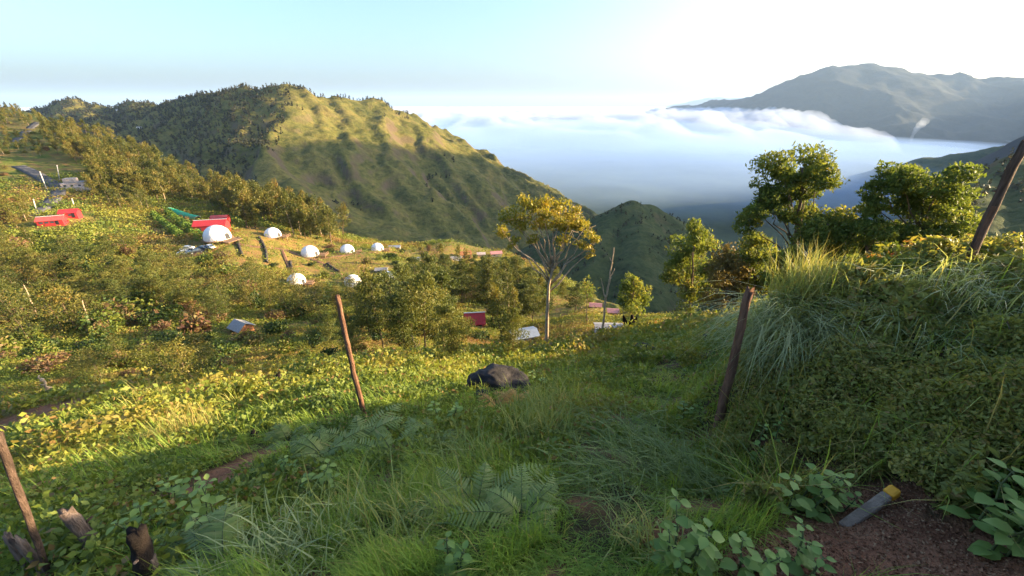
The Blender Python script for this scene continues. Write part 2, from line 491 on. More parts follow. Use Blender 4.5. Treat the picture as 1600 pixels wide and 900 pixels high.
HILL, G_HILL = ridge_sheet("hill", [
   [(905,480,470),(920,420,540),(945,365,610),(968,330,660),(990,316,690),(1015,322,720),(1045,338,760),(1080,358,800),(1130,385,860)],
   [(990,316,690),(1010,360,600),(1000,420,520),(1010,470,450)],
   [(1045,338,760),(1090,400,640),(1120,450,540)],
 ], (-40, 620, 300, 1250), 5.0, 0.66, VALLEY - 40, MH, (7, 60), 5.0, (1.6, 14), 5.0)
HILL2, G_HILL2 = ridge_sheet("hill", [
   [(1330,300,2700),(1400,265,2500),(1450,248,2400),(1500,243,2300),(1550,236,2200),(1600,228,2150),(1750,215,2050),(1950,205,1950)],
   [(1450,248,2400),(1480,280,2100),(1500,320,1850)],
   [(1600,228,2150),(1640,270,1800),(1650,330,1500)],
 ], (800, 5200, 900, 3600), 22.0, 0.5, VALLEY - 40, MH, (22, 260), 14.0, (5, 60), 9.0)
HILL3, G_HILL3 = ridge_sheet("hill", [
   [(1465,420,260),(1500,350,300),(1525,305,340),(1545,290,370),(1600,250,400),(1700,200,430),(1850,160,460)],
   [(1545,290,370),(1540,370,270),(1530,430,210)],
   [(1600,250,400),(1620,340,290),(1640,420,200)],
 ], (60, 900, 60, 760), 4.0, 1.5, VALLEY - 40, MH, (5, 60), 5.0, (1.6, 14), 2.0)
FARM, G_FARM = ridge_sheet("mountain", [
   [(960,178,9800),(1060,170,9000),(1130,160,8300),(1180,157,7900),(1230,142,7400),(1270,122,7000),(1290,109,6900),(1320,106,6900),(1355,102,6900),(1400,110,7000),(1440,117,7000),(1500,122,6900),(1550,128,6700),(1600,124,6500),(1750,112,5600),(1950,90,4300),(2300,60,3500)],
   [(1355,102,6900),(1370,135,6300),(1400,180,5500),(1420,230,4600)],
   [(1270,122,7000),(1260,150,6500),(1240,180,6000)],
   [(1500,122,6900),(1510,160,6000),(1540,200,5000),(1580,240,4200)],
   [(1180,157,7900),(1190,185,7000)],
 ], (1000, 14500, 1400, 12800), 55.0, 0.42, VALLEY - 40, MF, (90, 1100), 40.0, (22, 220), 3.0)
FARM2, G_FARM2 = ridge_sheet("mountain", [
   [(960,178,26000),(1040,168,25000),(1090,156,24000),(1125,152,24000),(1150,154,24000),(1185,152,24000),(1230,158,24500),(1330,166,26000)],
 ], (2000, 24000, 18000, 34000), 160.0, 0.35, VALLEY - 900, MF, (120, 2500), 60.0, (40, 500), 6.0)

SHADE_RIDGE, G_SHADE_RIDGE = ridge_sheet("mountain", [  # unseen ridge off to the right, added to shade the left mountain's lower flank
   ['world', (4400,2500,-300), (3700,2000,60), (3050,1660,500), (2650,1350,560), (2350,1050,520), (2250,800,380), (2350,450,190), (2500,-100,170), (2600,-900,220)],
 ], (1200, 6800, -1200, 4600), 28.0, 1.1, VALLEY - 40, MF, (30, 420), 20.0, (8, 90), 4.0)
# ------------------------------------------------------------------ daylight, air
SUN_AZ, SUN_EL = 82.5, 11.5            # bearing from the view direction (clockwise), elevation
w = bpy.data.worlds.new("World"); SC.world = w; w.use_nodes = True
nt = w.node_tree; nt.nodes.clear()
wo = nt.nodes.new("ShaderNodeOutputWorld"); bg = nt.nodes.new("ShaderNodeBackground")
sky = nt.nodes.new("ShaderNodeTexSky"); sky.sky_type = 'NISHITA'; sky.sun_disc = False
sky.sun_elevation = radians(SUN_EL); sky.sun_rotation = radians(SUN_AZ)
sky.altitude = 300; sky.air_density = 0.9; sky.dust_density = 5.0; sky.ozone_density = 2.9
nt.links.new(sky.outputs[0], bg.inputs[0]); bg.inputs[1].default_value = 0.066
nt.links.new(bg.outputs[0], wo.inputs[0])

sd = bpy.data.lights.new("sun", 'SUN'); sd.energy = 2.75; sd.angle = radians(0.5); sd.color = (1.0, 0.75, 0.43)
so = bpy.data.objects.new("sun", sd); COL.objects.link(so)
_dir = Vector((sin(radians(SUN_AZ)) * cos(radians(SUN_EL)), cos(radians(SUN_AZ)) * cos(radians(SUN_EL)), sin(radians(SUN_EL))))
so.rotation_euler = _dir.to_track_quat('Z', 'Y').to_euler()
so.location = (60, 10, 60)

HAZE_D = 0.000034
def volume_mat(name, col, dens, aniso=0.0):
    m, nt, out = new_mat(name)
    v = N(nt, "ShaderNodeVolumePrincipled")
    v.inputs["Color"].default_value = (*col, 1); v.inputs["Density"].default_value = dens
    v.inputs["Anisotropy"].default_value = aniso
    nt.links.new(v.outputs[0], out.inputs["Volume"]); return m
if HAZE_D:
    hz = MB(); hz.box((0, 0, -220), (83000, 83000, 1960))
    tag(hz.build("haze", volume_mat("haze_air", (.42, .60, .86), HAZE_D, 0.1)), kind="stuff")


def cloud_slab(name, outline_fn, box, step, bottom, mat):
    x0, x1, y0, y1 = box
    xs = np.arange(x0, x1 + 1, step); ys = np.arange(y0, y1 + 1, step)
    X, Y = np.meshgrid(xs, ys, indexing='ij')
    top = outline_fn(X, Y)
    n, k = X.shape
    keepv = top > bottom + 2
    V = np.concatenate([np.stack([X, Y, np.maximum(top, bottom + 2)], -1).reshape(-1, 3), np.stack([X, Y, np.full_like(X, bottom)], -1).reshape(-1, 3)])
    i, j = np.meshgrid(np.arange(n - 1), np.arange(k - 1), indexing='ij')
    kq = keepv[:-1, :-1] | keepv[1:, :-1] | keepv[:-1, 1:] | keepv[1:, 1:]
    a = (i * k + j)[kq]; M = n * k
    Qt = np.stack([a, a + k, a + k + 1, a + 1], -1)
    Qb = np.stack([a, a + 1, a + k + 1, a + k], -1) + M
    cnt = {}
    for q in Qt:
        for e in ((q[0], q[1]), (q[1], q[2]), (q[2], q[3]), (q[3], q[0])):
            if (e[1], e[0]) in cnt: del cnt[(e[1], e[0])]
            else: cnt[e] = 1
    Qs = np.array([(e[1], e[0], e[0] + M, e[1] + M) for e in cnt])
    return tag(link(name, np_mesh(name, V, np.vstack([Qt, Qb, Qs]), None, mat)), kind="stuff")

def _cloud_top(X, Y):
    # a bank of cloud poured into the valley from the far plain, its right end rolling against the mountain
    edge_near = 4700 + 500 * fbm(X / 1500, X * 0 + 3.3, 3) + np.maximum(1200 - X, 0) * 0.45
    edge_right = 4300 + (Y - 5200) * 0.42 + 350 * perlin(Y / 700, Y * 0)
    dn = np.clip((Y - edge_near + 700) / 3200, -1, 1); dr = np.clip((edge_right - X) / 900, -1, 1)
    e = np.minimum(dn, dr)
    h = -150 - (Y - 5000) * 0.012
    bil = 130 * (1 - np.abs(perlin(X / 620, Y / 760)) * 3) + 60 * (1 - np.abs(perlin(X / 210 + 5, Y / 260)) * 3) + 14 * fbm(X / 90, Y / 90, 3)
    return -420 + (h + 420) * np.sqrt(np.clip(e, 0, 1)) + bil * np.clip(e * 2, 0, 1) - 200 * (e <= 0)
CLM = volume_mat("cloud_vapour", (.56, .63, .76), 0.004, 0.0)
cloud_slab("cloud", _cloud_top, (-5000, 9000, 3500, 13000), 70, -420, CLM)

def _far_cloud_top(X, Y):
    h = -190 + 110 * (1 - np.abs(perlin(X / 1900, Y / 2600)) * 3) + 45 * (1 - np.abs(perlin(X / 700 + 5, Y / 900)) * 3)
    e = np.clip((Y - 12600 - 900 * perlin(X / 2500, Y * 0)) / 1500, -1, 1)
    return np.where(e > 0, -430 + (h + 430) * np.sqrt(np.clip(e, 0, 1)), -700)
cloud_slab("cloud", _far_cloud_top, (-26000, 24000, 12000, 36000), 260, -640, CLM)

def _mist_top(drop):
    # thin blue mist lying in the valley below the cloud, thicker towards the bottom
    def top(X, Y):
        e = np.clip((Y + 0.25 * X - 1500 - drop * 6 - 500 * fbm(X / 1300 + drop, Y / 1300, 3)) / 3800, -0.2, 1)
        hh = 285 - drop - np.clip(X - 1500, 0, 4000) * .06
        return -425 + hh * np.sqrt(np.clip(e, 0, 1)) + 70 * fbm(X / 1400 + drop, Y / 1400, 3) * np.clip(e * 3, 0, 1) - 60 * (e < 0.0)
    return top
MIST = volume_mat("mist_vapour", (.43, .62, .96), 0.00042, 0.0)
for dr in (0, 55, 110): cloud_slab("mist", _mist_top(dr), (-5000 - dr, 9500 + dr, 1500, 14000 + dr), 165, -424 - dr * .02, MIST)

SC.render.engine = 'CYCLES'
SC.view_settings.view_transform = 'Standard'; SC.view_settings.look = 'None'
SC.view_settings.exposure = 3.15; SC.view_settings.gamma = 1.0; SC.view_settings.use_curve_mapping = False
cy = SC.cycles
cy.max_bounces = 8; cy.diffuse_bounces = 4; cy.glossy_bounces = 2; cy.transmission_bounces = 4; cy.transparent_max_bounces = 8
cy.volume_bounces = 3; cy.use_denoising = True; cy.sample_clamp_indirect = 4.0
cy.use_adaptive_sampling = True; cy.adaptive_threshold = 0.01
try: cy.denoiser = 'OPENIMAGEDENOISE'
except Exception: pass
# ------------------------------------------------------------------ foliage building blocks
def unit(n, rng):
    v = rng.normal(size=(n, 3)); return v / (np.linalg.norm(v, axis=1)[:, None] + 1e-9)
def leaf_quads(C, L, W, rng, axis=None, spread=1.0, up=0.0):
    """pointed leaf blades at C; axis = main direction (n,3) or None for any direction"""
    n = len(C); a = unit(n, rng)
    if axis is not None:
        a = axis + spread * a
    a[:, 2] += up
    a /= np.linalg.norm(a, axis=1)[:, None] + 1e-9
    b = np.cross(a, unit(n, rng)); b /= np.linalg.norm(b, axis=1)[:, None] + 1e-9
    L = np.broadcast_to(L, (n,))[:, None]; W = np.broadcast_to(W, (n,))[:, None]
    nn = np.cross(a, b)
    V = np.stack([C - a * L * .5, C + b * W * .5 - a * L * .05 + nn * W * .18, C + a * L * .5, C - b * W * .5 - a * L * .05 + nn * W * .18], 1).reshape(-1, 3)
    Q = np.arange(4 * n).reshape(n, 4)
    return V, Q
def clump_points(c, rad, n, rng, shell=0.55, flat=0.0):
    """points in an uneven ellipsoid, denser towards its outside"""
    u = unit(n, rng)
    k = 1 + 0.22 * np.sin(u[:, 0] * 5 + rng.uniform(0, 6)) * np.cos(u[:, 1] * 4 + rng.uniform(0, 6)) + 0.12 * np.sin(u[:, 2] * 9 + rng.uniform(0, 6))
    r = (shell + (1 - shell) * rng.random(n) ** 0.7) * k
    if flat: u[:, 2] = np.where(u[:, 2] < 0, u[:, 2] * (1 - flat), u[:, 2])
    return np.asarray(c) + u * r[:, None] * np.asarray(rad)

def limb(a, b, r0, r1, rng, sag=0.12, n=5):
    a = np.asarray(a, float); b = np.asarray(b, float); L = np.linalg.norm(b - a)
    t = np.linspace(0, 1, n)[:, None]
    p = a + (b - a) * t + (rng.normal(size=(n, 3)) * 0.03 * L) * (t * (1 - t) * 4)
    p[:, 2] += sag * L * (t[:, 0] * (1 - t[:, 0])) * -1
    return p, r0 + (r1 - r0) * t[:, 0]

class Plant:
    """a woody skeleton and a crown of leaves, kept as two meshes"""
    def __init__(s, rng): s.rng = rng; s.wV, s.wQ, s.wT = [], [], []; s.lV, s.lQ, s.lt = [], [], []; s.nw = 0; s.nl = 0
    def wood(s, pts, rad, n=6):
        V, Q, T = tube(pts, rad, n, 0.08, s.rng)
        s.wV.append(V); s.wQ.append(Q + s.nw); s.wT.append(T + s.nw); s.nw += len(V)
    def leaves(s, C, L, W, tint, **kw):
        V, Q = leaf_quads(C, L, W, s.rng, **kw)
        s.lV.append(V); s.lQ.append(Q + s.nl); s.nl += len(V)
        s.lt.append(np.repeat(np.broadcast_to(tint, (len(C),)), 4))
    def meshes(s, wood_mat, leaf_mat_):
        t = np_mesh("trunk", np.vstack(s.wV), np.vstack(s.wQ), np.vstack(s.wT), wood_mat, smooth=True, tint=np.zeros(s.nw)) if s.wV else None
        c = np_mesh("crown", np.vstack(s.lV), np.vstack(s.lQ), None, leaf_mat_, tint=np.concatenate(s.lt)) if s.lV else None
        return t, c

BARK = plain_mat("bark", (.20, .145, .095), 0.9, 0.25, 9, 0.1, (.09, .062, .040), 0.5)
BARK_PALE = plain_mat("pale_bark", (.46, .36, .25), 0.85, 0.2, 5, 0.15, (.24, .17, .11), 0.4)
BARK_DARK = plain_mat("dark_bark", (.07, .05, .035), 0.9, 0.25, 9, 0.1, (.03, .022, .016), 0.5)
LF_EUC = leaf_mat("eucalyptus_leaf", [(0, (.035, .050, .014)), (.3, (.085, .098, .020)), (.6, (.150, .140, .028)), (.85, (.21, .16, .04)), (1, (.26, .14, .05))], 0.35, 0.5, 0.45)
LF_DARK = leaf_mat("dark_leaf", [(0, (.040, .058, .018)), (.35, (.088, .112, .028)), (.65, (.15, .155, .034)), (1, (.22, .18, .045))], 0.35, 0.5, 0.45)
LF_NEAR = leaf_mat("gum_leaf", [(0, (.050, .080, .022)), (.35, (.120, .165, .038)), (.65, (.195, .225, .048)), (.85, (.27, .235, .05)), (1, (.28, .19, .06))], 0.42, 0.6, 0.2, 0.12)
LF_GOLD = leaf_mat("golden_leaf", [(0, (.13, .15, .02)), (.35, (.25, .24, .028)), (.7, (.40, .29, .035)), (1, (.36, .16, .05))], 0.35, 0.5, 0.1)
LF_SHRUB = leaf_mat("shrub_leaf", [(0, (.022, .040, .012)), (.22, (.045, .075, .016)), (.45, (.085, .125, .020)), (.62, (.150, .165, .024)), (.78, (.17, .115, .05)), (1, (.16, .075, .05))], 0.30, 0.55, 0.9)
LF_GREEN = leaf_mat("weed_leaf", [(0, (.07, .10, .035)), (.3, (.12, .16, .045)), (.6, (.17, .21, .05)), (.85, (.24, .24, .06)), (1, (.28, .20, .08))], 0.35, 0.5, 0.35, 0.4)

def eucalyptus(seed, H, width, bare, n_clump, per, leaf, mats, lean=0.05, trunk_r=None, low=0.0):
    """a tall tree: trunk, limbs and n_clump clumps of leaves in an upright crown"""
    rng = np.random.default_rng(seed); p = Plant(rng)
    tr = trunk_r or H * 0.013
    top = np.array([rng.normal() * lean * H, rng.normal() * lean * H, H * 0.93])
    k = 7; t = np.linspace(0, 1, k)[:, None]
    pts = top * t + rng.normal(size=(k, 3)) * [0.012 * H, 0.012 * H, 0] * np.minimum(t * 3, 1)
    pts[0] = (0, 0, -0.4)
    p.wood(pts, tr * (1 - 0.85 * t[:, 0]), 6)
    for i in range(n_clump):
        f = bare + (1 - bare) * ((i + rng.uniform(.2, .8)) / n_clump)
        g = (f - bare) / (1 - bare)
        w = width * (0.35 + 0.65 * sin(pi * min(1, 0.18 + 0.75 * g)) ) * 0.5
        an = i * 2.4 + rng.uniform(-.6, .6); off = w * rng.uniform(.25, .8) * (1 - 0.5 * g ** 3)
        base = np.array([np.interp(f * 0.9, t[:, 0], pts[:, 0]), np.interp(f * 0.9, t[:, 0], pts[:, 1]), 0])
        c = base + [cos(an) * off, sin(an) * off, f * H]
        rad = np.array([w * rng.uniform(.42, .72), w * rng.uniform(.42, .72), H * (1 - bare) / n_clump * rng.uniform(1.0, 1.7)])
        a, r = limb(base + [0, 0, max(0.1, f * 0.82) * H], c, tr * 0.4 * (1 - .6 * g), tr * .1, rng, 0.1)
        p.wood(a, r, 4)
        q = clump_points(c, rad, int(per * rng.uniform(.7, 1.3)), rng, 0.5, 0.3)
        ct = rng.uniform(.25, .6)
        p.leaves(q, leaf * rng.uniform(.7, 1.3, len(q)), leaf * .42, np.clip(ct + rng.normal(size=len(q)) * .13, 0, 1), axis=np.array([[0, 0, -.35]]), spread=0.8)
    return p.meshes(*mats)

EUC = [eucalyptus(100 + i, 10, [4.4, 5.2, 3.6, 6.0, 4.8, 3.8, 5.4, 4.2][i], [.22, .30, .18, .28, .38, .25, .2, .34][i], [9, 8, 9, 9, 7, 8, 10, 7][i], 150, 0.50, (BARK_PALE if i % 3 == 0 else BARK, LF_EUC)) for i in range(8)]
BROAD = [eucalyptus(200 + i, 10, [8.2, 9.5, 7.2, 8.8, 7.6][i], [.22, .28, .2, .25, .18][i], 14, 420, 0.36, (BARK, LF_DARK), 0.06, 0.17) for i in range(5)]
AIRY = [eucalyptus(300 + i, 10, [7.5, 8.5, 6.5][i], [.22, .28, .2][i], 12, 120, 0.42, (BARK, LF_EUC), 0.07, 0.11) for i in range(3)]

def shrub(seed, n_clump, per, leaf, mats, tall=0.75):
    rng = np.random.default_rng(seed); p = Plant(rng)
    for i in range(n_clump):
        an = i * 2.4 + rng.uniform(-.5, .5); o = rng.uniform(.0, .7) if i else 0
        c = np.array([cos(an) * o, sin(an) * o, tall * rng.uniform(.3, .62)])
        rad = np.array([rng.uniform(.34, .55), rng.uniform(.34, .55), tall * rng.uniform(.32, .5)])
        q = clump_points(c, rad, per, rng, 0.55); q = q[q[:, 2] > -0.08]
        p.leaves(q, leaf * rng.uniform(.6, 1.3, len(q)), leaf * .5, np.clip(rng.uniform(.35, .6) + rng.normal(size=len(q)) * .1, 0, 1), up=0.25)
        a, r = limb((cos(an) * .06, sin(an) * .06, -.15), c + [0, 0, rad[2] * .6], .03, .008, rng, 0); p.wood(a, r, 4)
    return p.meshes(*mats)
SHRUB = [shrub(400 + i, [7, 9, 6, 8, 10, 5][i], [95, 85, 100, 90, 80, 110][i], [.20, .17, .22, .18, .16, .2][i], (BARK, LF_SHRUB), [.9, .75, 1.2, .65, .8, 1.4][i]) for i in range(6)]

AUTO = []          # (object, kind word, adjective) of the many that get their label from what stands nearest
def plant(name, cat, meshes, loc, scale, rz, group, label=None, lean=None, parts=("trunk", "crown")):
    o = empty(name, loc, rz, scale)
    if lean: o.rotation_euler = (lean[0], lean[1], rz)
    for nm, me in zip(parts, meshes):
        if me is not None: link(nm, me, o)
    tag(o, label, cat, group)
    return o

# ------------------------------------------------------------------ many trees on the slopes
def in_poly(p, poly):
    x, y = p[:, 0], p[:, 1]; inside = np.zeros(len(p), bool); j = len(poly) - 1
    for i in range(len(poly)):
        xi, yi = poly[i]; xj, yj = poly[j]
        c = ((yi > y) != (yj > y)) & (x < (xj - xi) * (y - yi) / (yj - yi + 1e-12) + xi)
        inside ^= c; j = i
    return inside
KEEP_CLEAR = [  # (x, y, half width, height above, below) in the photograph: what must stay in sight
 (97,345,46,34,14),(122,283,34,26,12),(340,372,44,40,14),(427,369,24,20,10),(485,398,26,24,12),(543,394,24,24,10),(592,391,34,22,12),
 (465,441,26,24,10),(555,444,34,26,12),(606,437,26,22,10),(295,395,40,24,12),(290,335,36,20,10),(380,518,28,20,14),(742,506,56,28,16),(815,532,48,26,10),
 (715,398,40,14,10),(60,290,50,45,18),(282,356,46,34,20),(400,392,34,24,22)]
def clear(px, py, hpx=0):
    for x, y, w_, a, b in KEEP_CLEAR:
        if abs(px - x) < w_ and y - a < py and py - hpx < y + b and py > y - a: return False
    return True
_taken = []
def scatter(poly, n, spacing_px, rng, hpx=0, tries=40):
    poly = np.array(poly, float); lo, hi = poly.min(0), poly.max(0)
    out = []
    cand = rng.uniform(lo, hi, (n * tries, 2)); cand = cand[in_poly(cand, poly)]
    got = []
    for c in cand:
        if len(got) >= n: break
        sp = spacing_px
        if any((c[0] - g[0]) ** 2 + ((c[1] - g[1]) * 1.8) ** 2 < sp * sp for g in got): continue
        if not clear(c[0], c[1], hpx): continue
        got.append(c)
    H = hits(np.array(got))
    return [(g[0], g[1], h) for g, h in zip(got, H) if not np.isnan(h[0])]

rg = np.random.default_rng(21)
def grow(kind, zones, protos, cat, group, adj, hpx=0):
    k = 0
    for poly, n, sp, h0, h1 in zones:
        for px, py, h in scatter(poly, n, sp, rg, hpx=hpx):
            s = rg.uniform(h0, h1) / 10
            o = plant(kind, cat, protos[rg.integers(len(protos))], h, (s * rg.uniform(.85, 1.15), s * rg.uniform(.85, 1.15), s), rg.uniform(0, 6.28), group)
            AUTO.append((o, adj)); k += 1
    return k
WOOD = [
 ([(70,205),(150,215),(250,258),(330,290),(380,312),(470,345),(470,362),(400,348),(350,338),(240,318),(150,300),(95,262)], 140, 10, 10, 16),
 ([(360,318),(480,350),(585,385),(578,398),(480,378),(400,362),(370,352)], 70, 8, 12, 19),
 ([(140,300),(260,330),(330,345),(410,358),(410,366),(300,352),(150,318)], 24, 13, 8, 12),
 ([(95,262),(150,300),(240,318),(300,330),(300,322),(200,285),(120,240)], 26, 11, 9, 14),
 ([(0,172),(75,184),(90,205),(0,190)], 16, 7, 5, 9),
 ([(0,200),(70,215),(90,262),(40,250),(0,240)], 16, 13, 5, 9),
 ([(0,300),(40,330),(70,345),(60,400),(0,420)], 12, 22, 6, 10),
]
n1 = grow("eucalyptus_tree", WOOD, EUC, "tree", "eucalyptus trees wooding the left hillside", "olive")
MIDS = [
 ([(560,500),(620,520),(700,545),(790,548),(830,530),(800,470),(700,440),(620,455)], 10, 22, 8, 11),
 ([(620,452),(700,425),(800,425),(850,470),(700,470)], 12, 22, 6, 9),
 ([(860,440),(900,452),(930,490),(880,500)], 4, 20, 5, 8),
]
MIDS.append(([(120,398),(290,412),(440,462),(420,510),(180,505),(30,450)], 11, 34, 6, 10))
n2 = grow("broadleaf_tree", MIDS, BROAD, "tree", "dark broadleaf trees of the hollow", "dark", 60)
for bx, by, hp in ((600,548,120),(634,556,95),(664,552,125),(694,547,125),(706,562,95),(786,552,105),(802,562,80),(640,502,90),(680,482,85),(577,522,85),(612,492,70),(722,474,66),(762,474,70),(795,486,75),(832,505,60),(556,560,60),(655,462,60),(700,452,55),(740,446,45),(540,520,60),(520,545,55),(771,507,80),(801,520,72),(735,442,50),(760,456,55),(810,462,60),(843,472,50),(855,502,52),(870,456,40),(714,426,40),(690,427,45),(818,500,62),(780,470,60)):
    h = hit(bx, by)
    s_ = hp * project(h)[2] / F_PX / 10 * 1.04; k_ = rg.integers(5)
    o = plant("broadleaf_tree", "tree", BROAD[k_] if bx % 3 else EUC[k_], h, (s_ * .72, s_ * .72, s_), rg.uniform(0, 6.28), "dark broadleaf trees of the hollow")
    AUTO.append((o, "tall"))
SLOPE = [
 ([(180,400),(260,395),(440,450),(440,500),(200,480),(120,440)], 24, 22, 5.5, 9),
 ([(0,420),(110,440),(160,520),(60,540),(0,520)], 16, 22, 6, 10),
 ([(125,585),(200,560),(340,575),(330,610),(150,630),(125,630)], 11, 26, 2.4, 4),
 ([(420,460),(540,450),(640,460),(560,500),(430,500)], 12, 22, 5, 8.5),
]
n3 = grow("hillside_tree", SLOPE, AIRY, "tree", "small airy trees scattered on the left slope", "small airy")

SHR = [
 ([(0,280),(60,330),(140,350),(260,400),(420,400),(640,400),(800,400),(860,440),(840,520),(560,560),(300,600),(0,575)], 245, 15, 2.3, 6.2),
 ([(0,180),(80,200),(80,290),(0,290)], 22, 14, 2, 4),
 ([(430,340),(600,395),(690,385),(660,400),(500,395)], 22, 12, 2, 4.5),
 ([(1050,500),(1120,500),(1110,520),(1000,530)], 6, 22, 1.0, 1.8),
]
kk = 0
for poly, n, sp, w0, w1 in SHR:
    for px, py, h in scatter(poly, n, sp, rg):
        s = rg.uniform(w0, w1) * np.clip(np.hypot(h[0], h[1]) / 90, .35, 1.1) / 1.6
        o = plant("shrub", "shrub", SHRUB[rg.integers(6)], h, (s * rg.uniform(.8, 1.3), s * rg.uniform(.8, 1.3), s * rg.uniform(.7, 1.1)), rg.uniform(0, 6.28), "shrubs dotted over the slope", parts=("stem", "foliage"))
        AUTO.append((o, "rounded")); kk += 1
print("TREES", n1, n2, n3, "shrubs", kk)

# ------------------------------------------------------------------ the trees that stand out, each with its own crown
def portrait(name, base, d, clumps, label, leaf, per, mats, trunk_top=None, trunk_r=0.12, depth=0.9, seed=1, density=1.0, shell=.5, group=None, branch_r=.35, fill=1.38):
    """base and clumps are picture positions of the foot and of the leaf masses; all stand about d metres out"""
    rng = np.random.default_rng(seed); p = Plant(rng)
    foot = hit(*base); 
    if d is not None or foot is None:
        foot = P(base[0], base[1], d); foot[2] = gz(foot[0], foot[1])
    dd = project(foot)[2]
    s = dd / F_PX
    def at(px, py, off=0.0):                       # a point over the foot's distance, off metres nearer or farther
        q = ray(px, py); k = (foot[1] + off) / q[1]
        return CAM + q * k
    tops = [at(c[0], c[1], rng.normal() * c[2] * s * depth) for c in clumps]
    tt = at(*trunk_top) if trunk_top else max(tops, key=lambda c: c[2]) * .999
    k = 8; t = np.linspace(0, 1, k)[:, None]
    pts = foot + (tt - foot) * t + rng.normal(size=(k, 3)) * [trunk_r * .5, trunk_r * .5, 0] * np.minimum(t * 3, 1); pts[0] = foot - [0, 0, .3]
    p.wood(pts - foot, trunk_r * (1 - .6 * t[:, 0]), 8)
    for c, q in zip(clumps, tops):
        r = c[2] * s * fill
        z = min(max((q[2] - foot[2]) * .62, .25 * (tt[2] - foot[2])), (tt[2] - foot[2]) * .98)
        f = z / (tt[2] - foot[2])
        a0 = foot + (tt - foot) * f
        a, rr = limb(a0 - foot, q - foot, trunk_r * branch_r * (1.2 - .5 * f), trunk_r * .1, rng, -.12, 6)
        p.wood(a, rr, 5)
        for _ in range(5):
            e = q + unit(1, rng)[0] * r * .75; a, rr = limb(a[3] * .4 + (q - foot) * .6, e - foot, trunk_r * .12, trunk_r * .04, rng, 0, 4) if True else None
            p.wood(a if len(a) > 3 else a, rr, 4)
            a = np.vstack([a, a])[:6]
        n = int(per * 2.7 * density * (c[2] / 28.0) ** 2 * rng.uniform(.85, 1.15))
        sub = rng.integers(6, 10)
        ct = rng.uniform(.3, .6)
        for _ in range(sub):
            cc = q + unit(1, rng)[0] * r * rng.uniform(.25, .75)
            w_ = clump_points(cc, np.array([1, 1, .8]) * r * rng.uniform(.35, .62), n // sub, rng, shell, .2)
            p.leaves(w_ - foot, leaf * rng.uniform(.6, 1.3, len(w_)), leaf * .36, np.clip(ct + rng.uniform(-.12, .12) + rng.normal(size=len(w_)) * .13, 0, 1), axis=np.array([[0, 0, -.5]]), spread=.8)
    t_, c_ = p.meshes(*mats)
    o = plant(name, "tree", (t_, c_), foot, 1.0, 0.0, group, label)
    return o

GUM = (BARK, LF_NEAR)
portrait("eucalyptus_tree", (1238,488), 27, [(1213,258,22),(1225,285,18),(1262,262,24),(1278,285,22),(1250,300,22),(1192,300,17),(1200,325,20),(1222,330,18),(1166,350,17),(1180,330,13),(1255,335,16)],
  "tallest eucalyptus right of centre, two rounded crown lobes high over the misty valley", .26, 900, GUM, (1255,262), .16, seed=31)
portrait("eucalyptus_tree", (1290,486), 25, [(1285,350,26),(1310,350,24),(1262,375,26),(1300,385,28),(1325,370,18),(1255,410,24),(1290,425,28),(1330,410,22),(1240,440,24)],
  "low dense eucalyptus in front of the tallest one, crown lit yellow at the top", .25, 900, GUM, (1290,350), .13, seed=32)
portrait("eucalyptus_tree", (1425,488), 24, [(1372,300,20),(1395,283,20),(1420,275,18),(1440,300,22),(1468,298,26),(1490,318,22),(1455,330,26),(1410,318,18),(1365,325,16),(1500,345,16),(1480,365,26),(1440,372,26),(1400,375,24),(1505,385,18),(1470,400,26),(1420,410,26)],
  "broad spreading eucalyptus, widest crown on the right, beside the slanting pole", .25, 900, GUM, (1440,320), .17, seed=33)
portrait("eucalyptus_tree", (1350,486), 24, [(1350,345,16),(1368,360,18),(1345,385,22),(1375,400,24),(1350,425,24),(1335,440,20)],
  "yellow-green young eucalyptus between the low dense one and the broad spreading one", .24, 850, GUM, (1355,360), .10, seed=34)
portrait("eucalyptus_tree", (1076,505), 34, [(1085,368,18),(1075,385,20),(1100,392,18),(1058,408,18),(1085,418,24),(1052,432,15),(1108,425,18),(1070,450,16),(1110,455,20)],
  "rounded eucalyptus left of the brownish-olive tree, sharply lit leaves, thin bare trunk", .30, 800, GUM, (1085,385), .12, seed=35)
portrait("eucalyptus_tree", (1180,492), 30, [(1175,378,16),(1190,392,16),(1165,395,16),(1185,415,20),(1205,405,16),(1200,440,20),(1170,450,20)],
  "bushy eucalyptus at the foot of the tallest one, just behind the right fence post", .27, 800, GUM, (1180,392), .10, seed=36)
portrait("eucalyptus_tree", (1385,488), 21, [(1360,415,18),(1385,405,18),(1410,415,18),(1370,440,20),(1400,440,20),(1345,450,16),(1430,445,16)],
  "low spreading gum regrowth in front of the yellow-green young eucalyptus, just above the bank", .22, 900, GUM, (1385,405), .08, seed=51)
portrait("eucalyptus_tree", (1480,488), 20, [(1460,410,18),(1485,400,16),(1500,420,16),(1470,440,20),(1495,448,16),(1440,450,14)],
  "low leafy gum right under the broad spreading eucalyptus, by the slanting pole", .22, 900, GUM, (1480,402), .08, seed=52)
portrait("eucalyptus_tree", (1225,490), 24, [(1215,415,16),(1235,402,16),(1250,420,16),(1220,445,18),(1245,450,16)],
  "short dense gum at the foot of the tallest eucalyptus, behind the crowning tussock", .23, 900, GUM, (1235,404), .08, seed=53)
LF_RUST = leaf_mat("rusty_leaf", [(0, (.08, .07, .022)), (.4, (.16, .125, .035)), (.7, (.23, .16, .045)), (1, (.27, .14, .05))], .25, .6, .1)
portrait("broadleaf_tree", (1135,500), 30, [(1130,405,18),(1150,415,18),(1118,430,16),(1140,440,22),(1150,465,18),(1120,470,18)],
  "brownish-olive leaved tree between two greener eucalyptuses on the right", .27, 750, (BARK, LF_RUST), (1135,415), .09, seed=37)
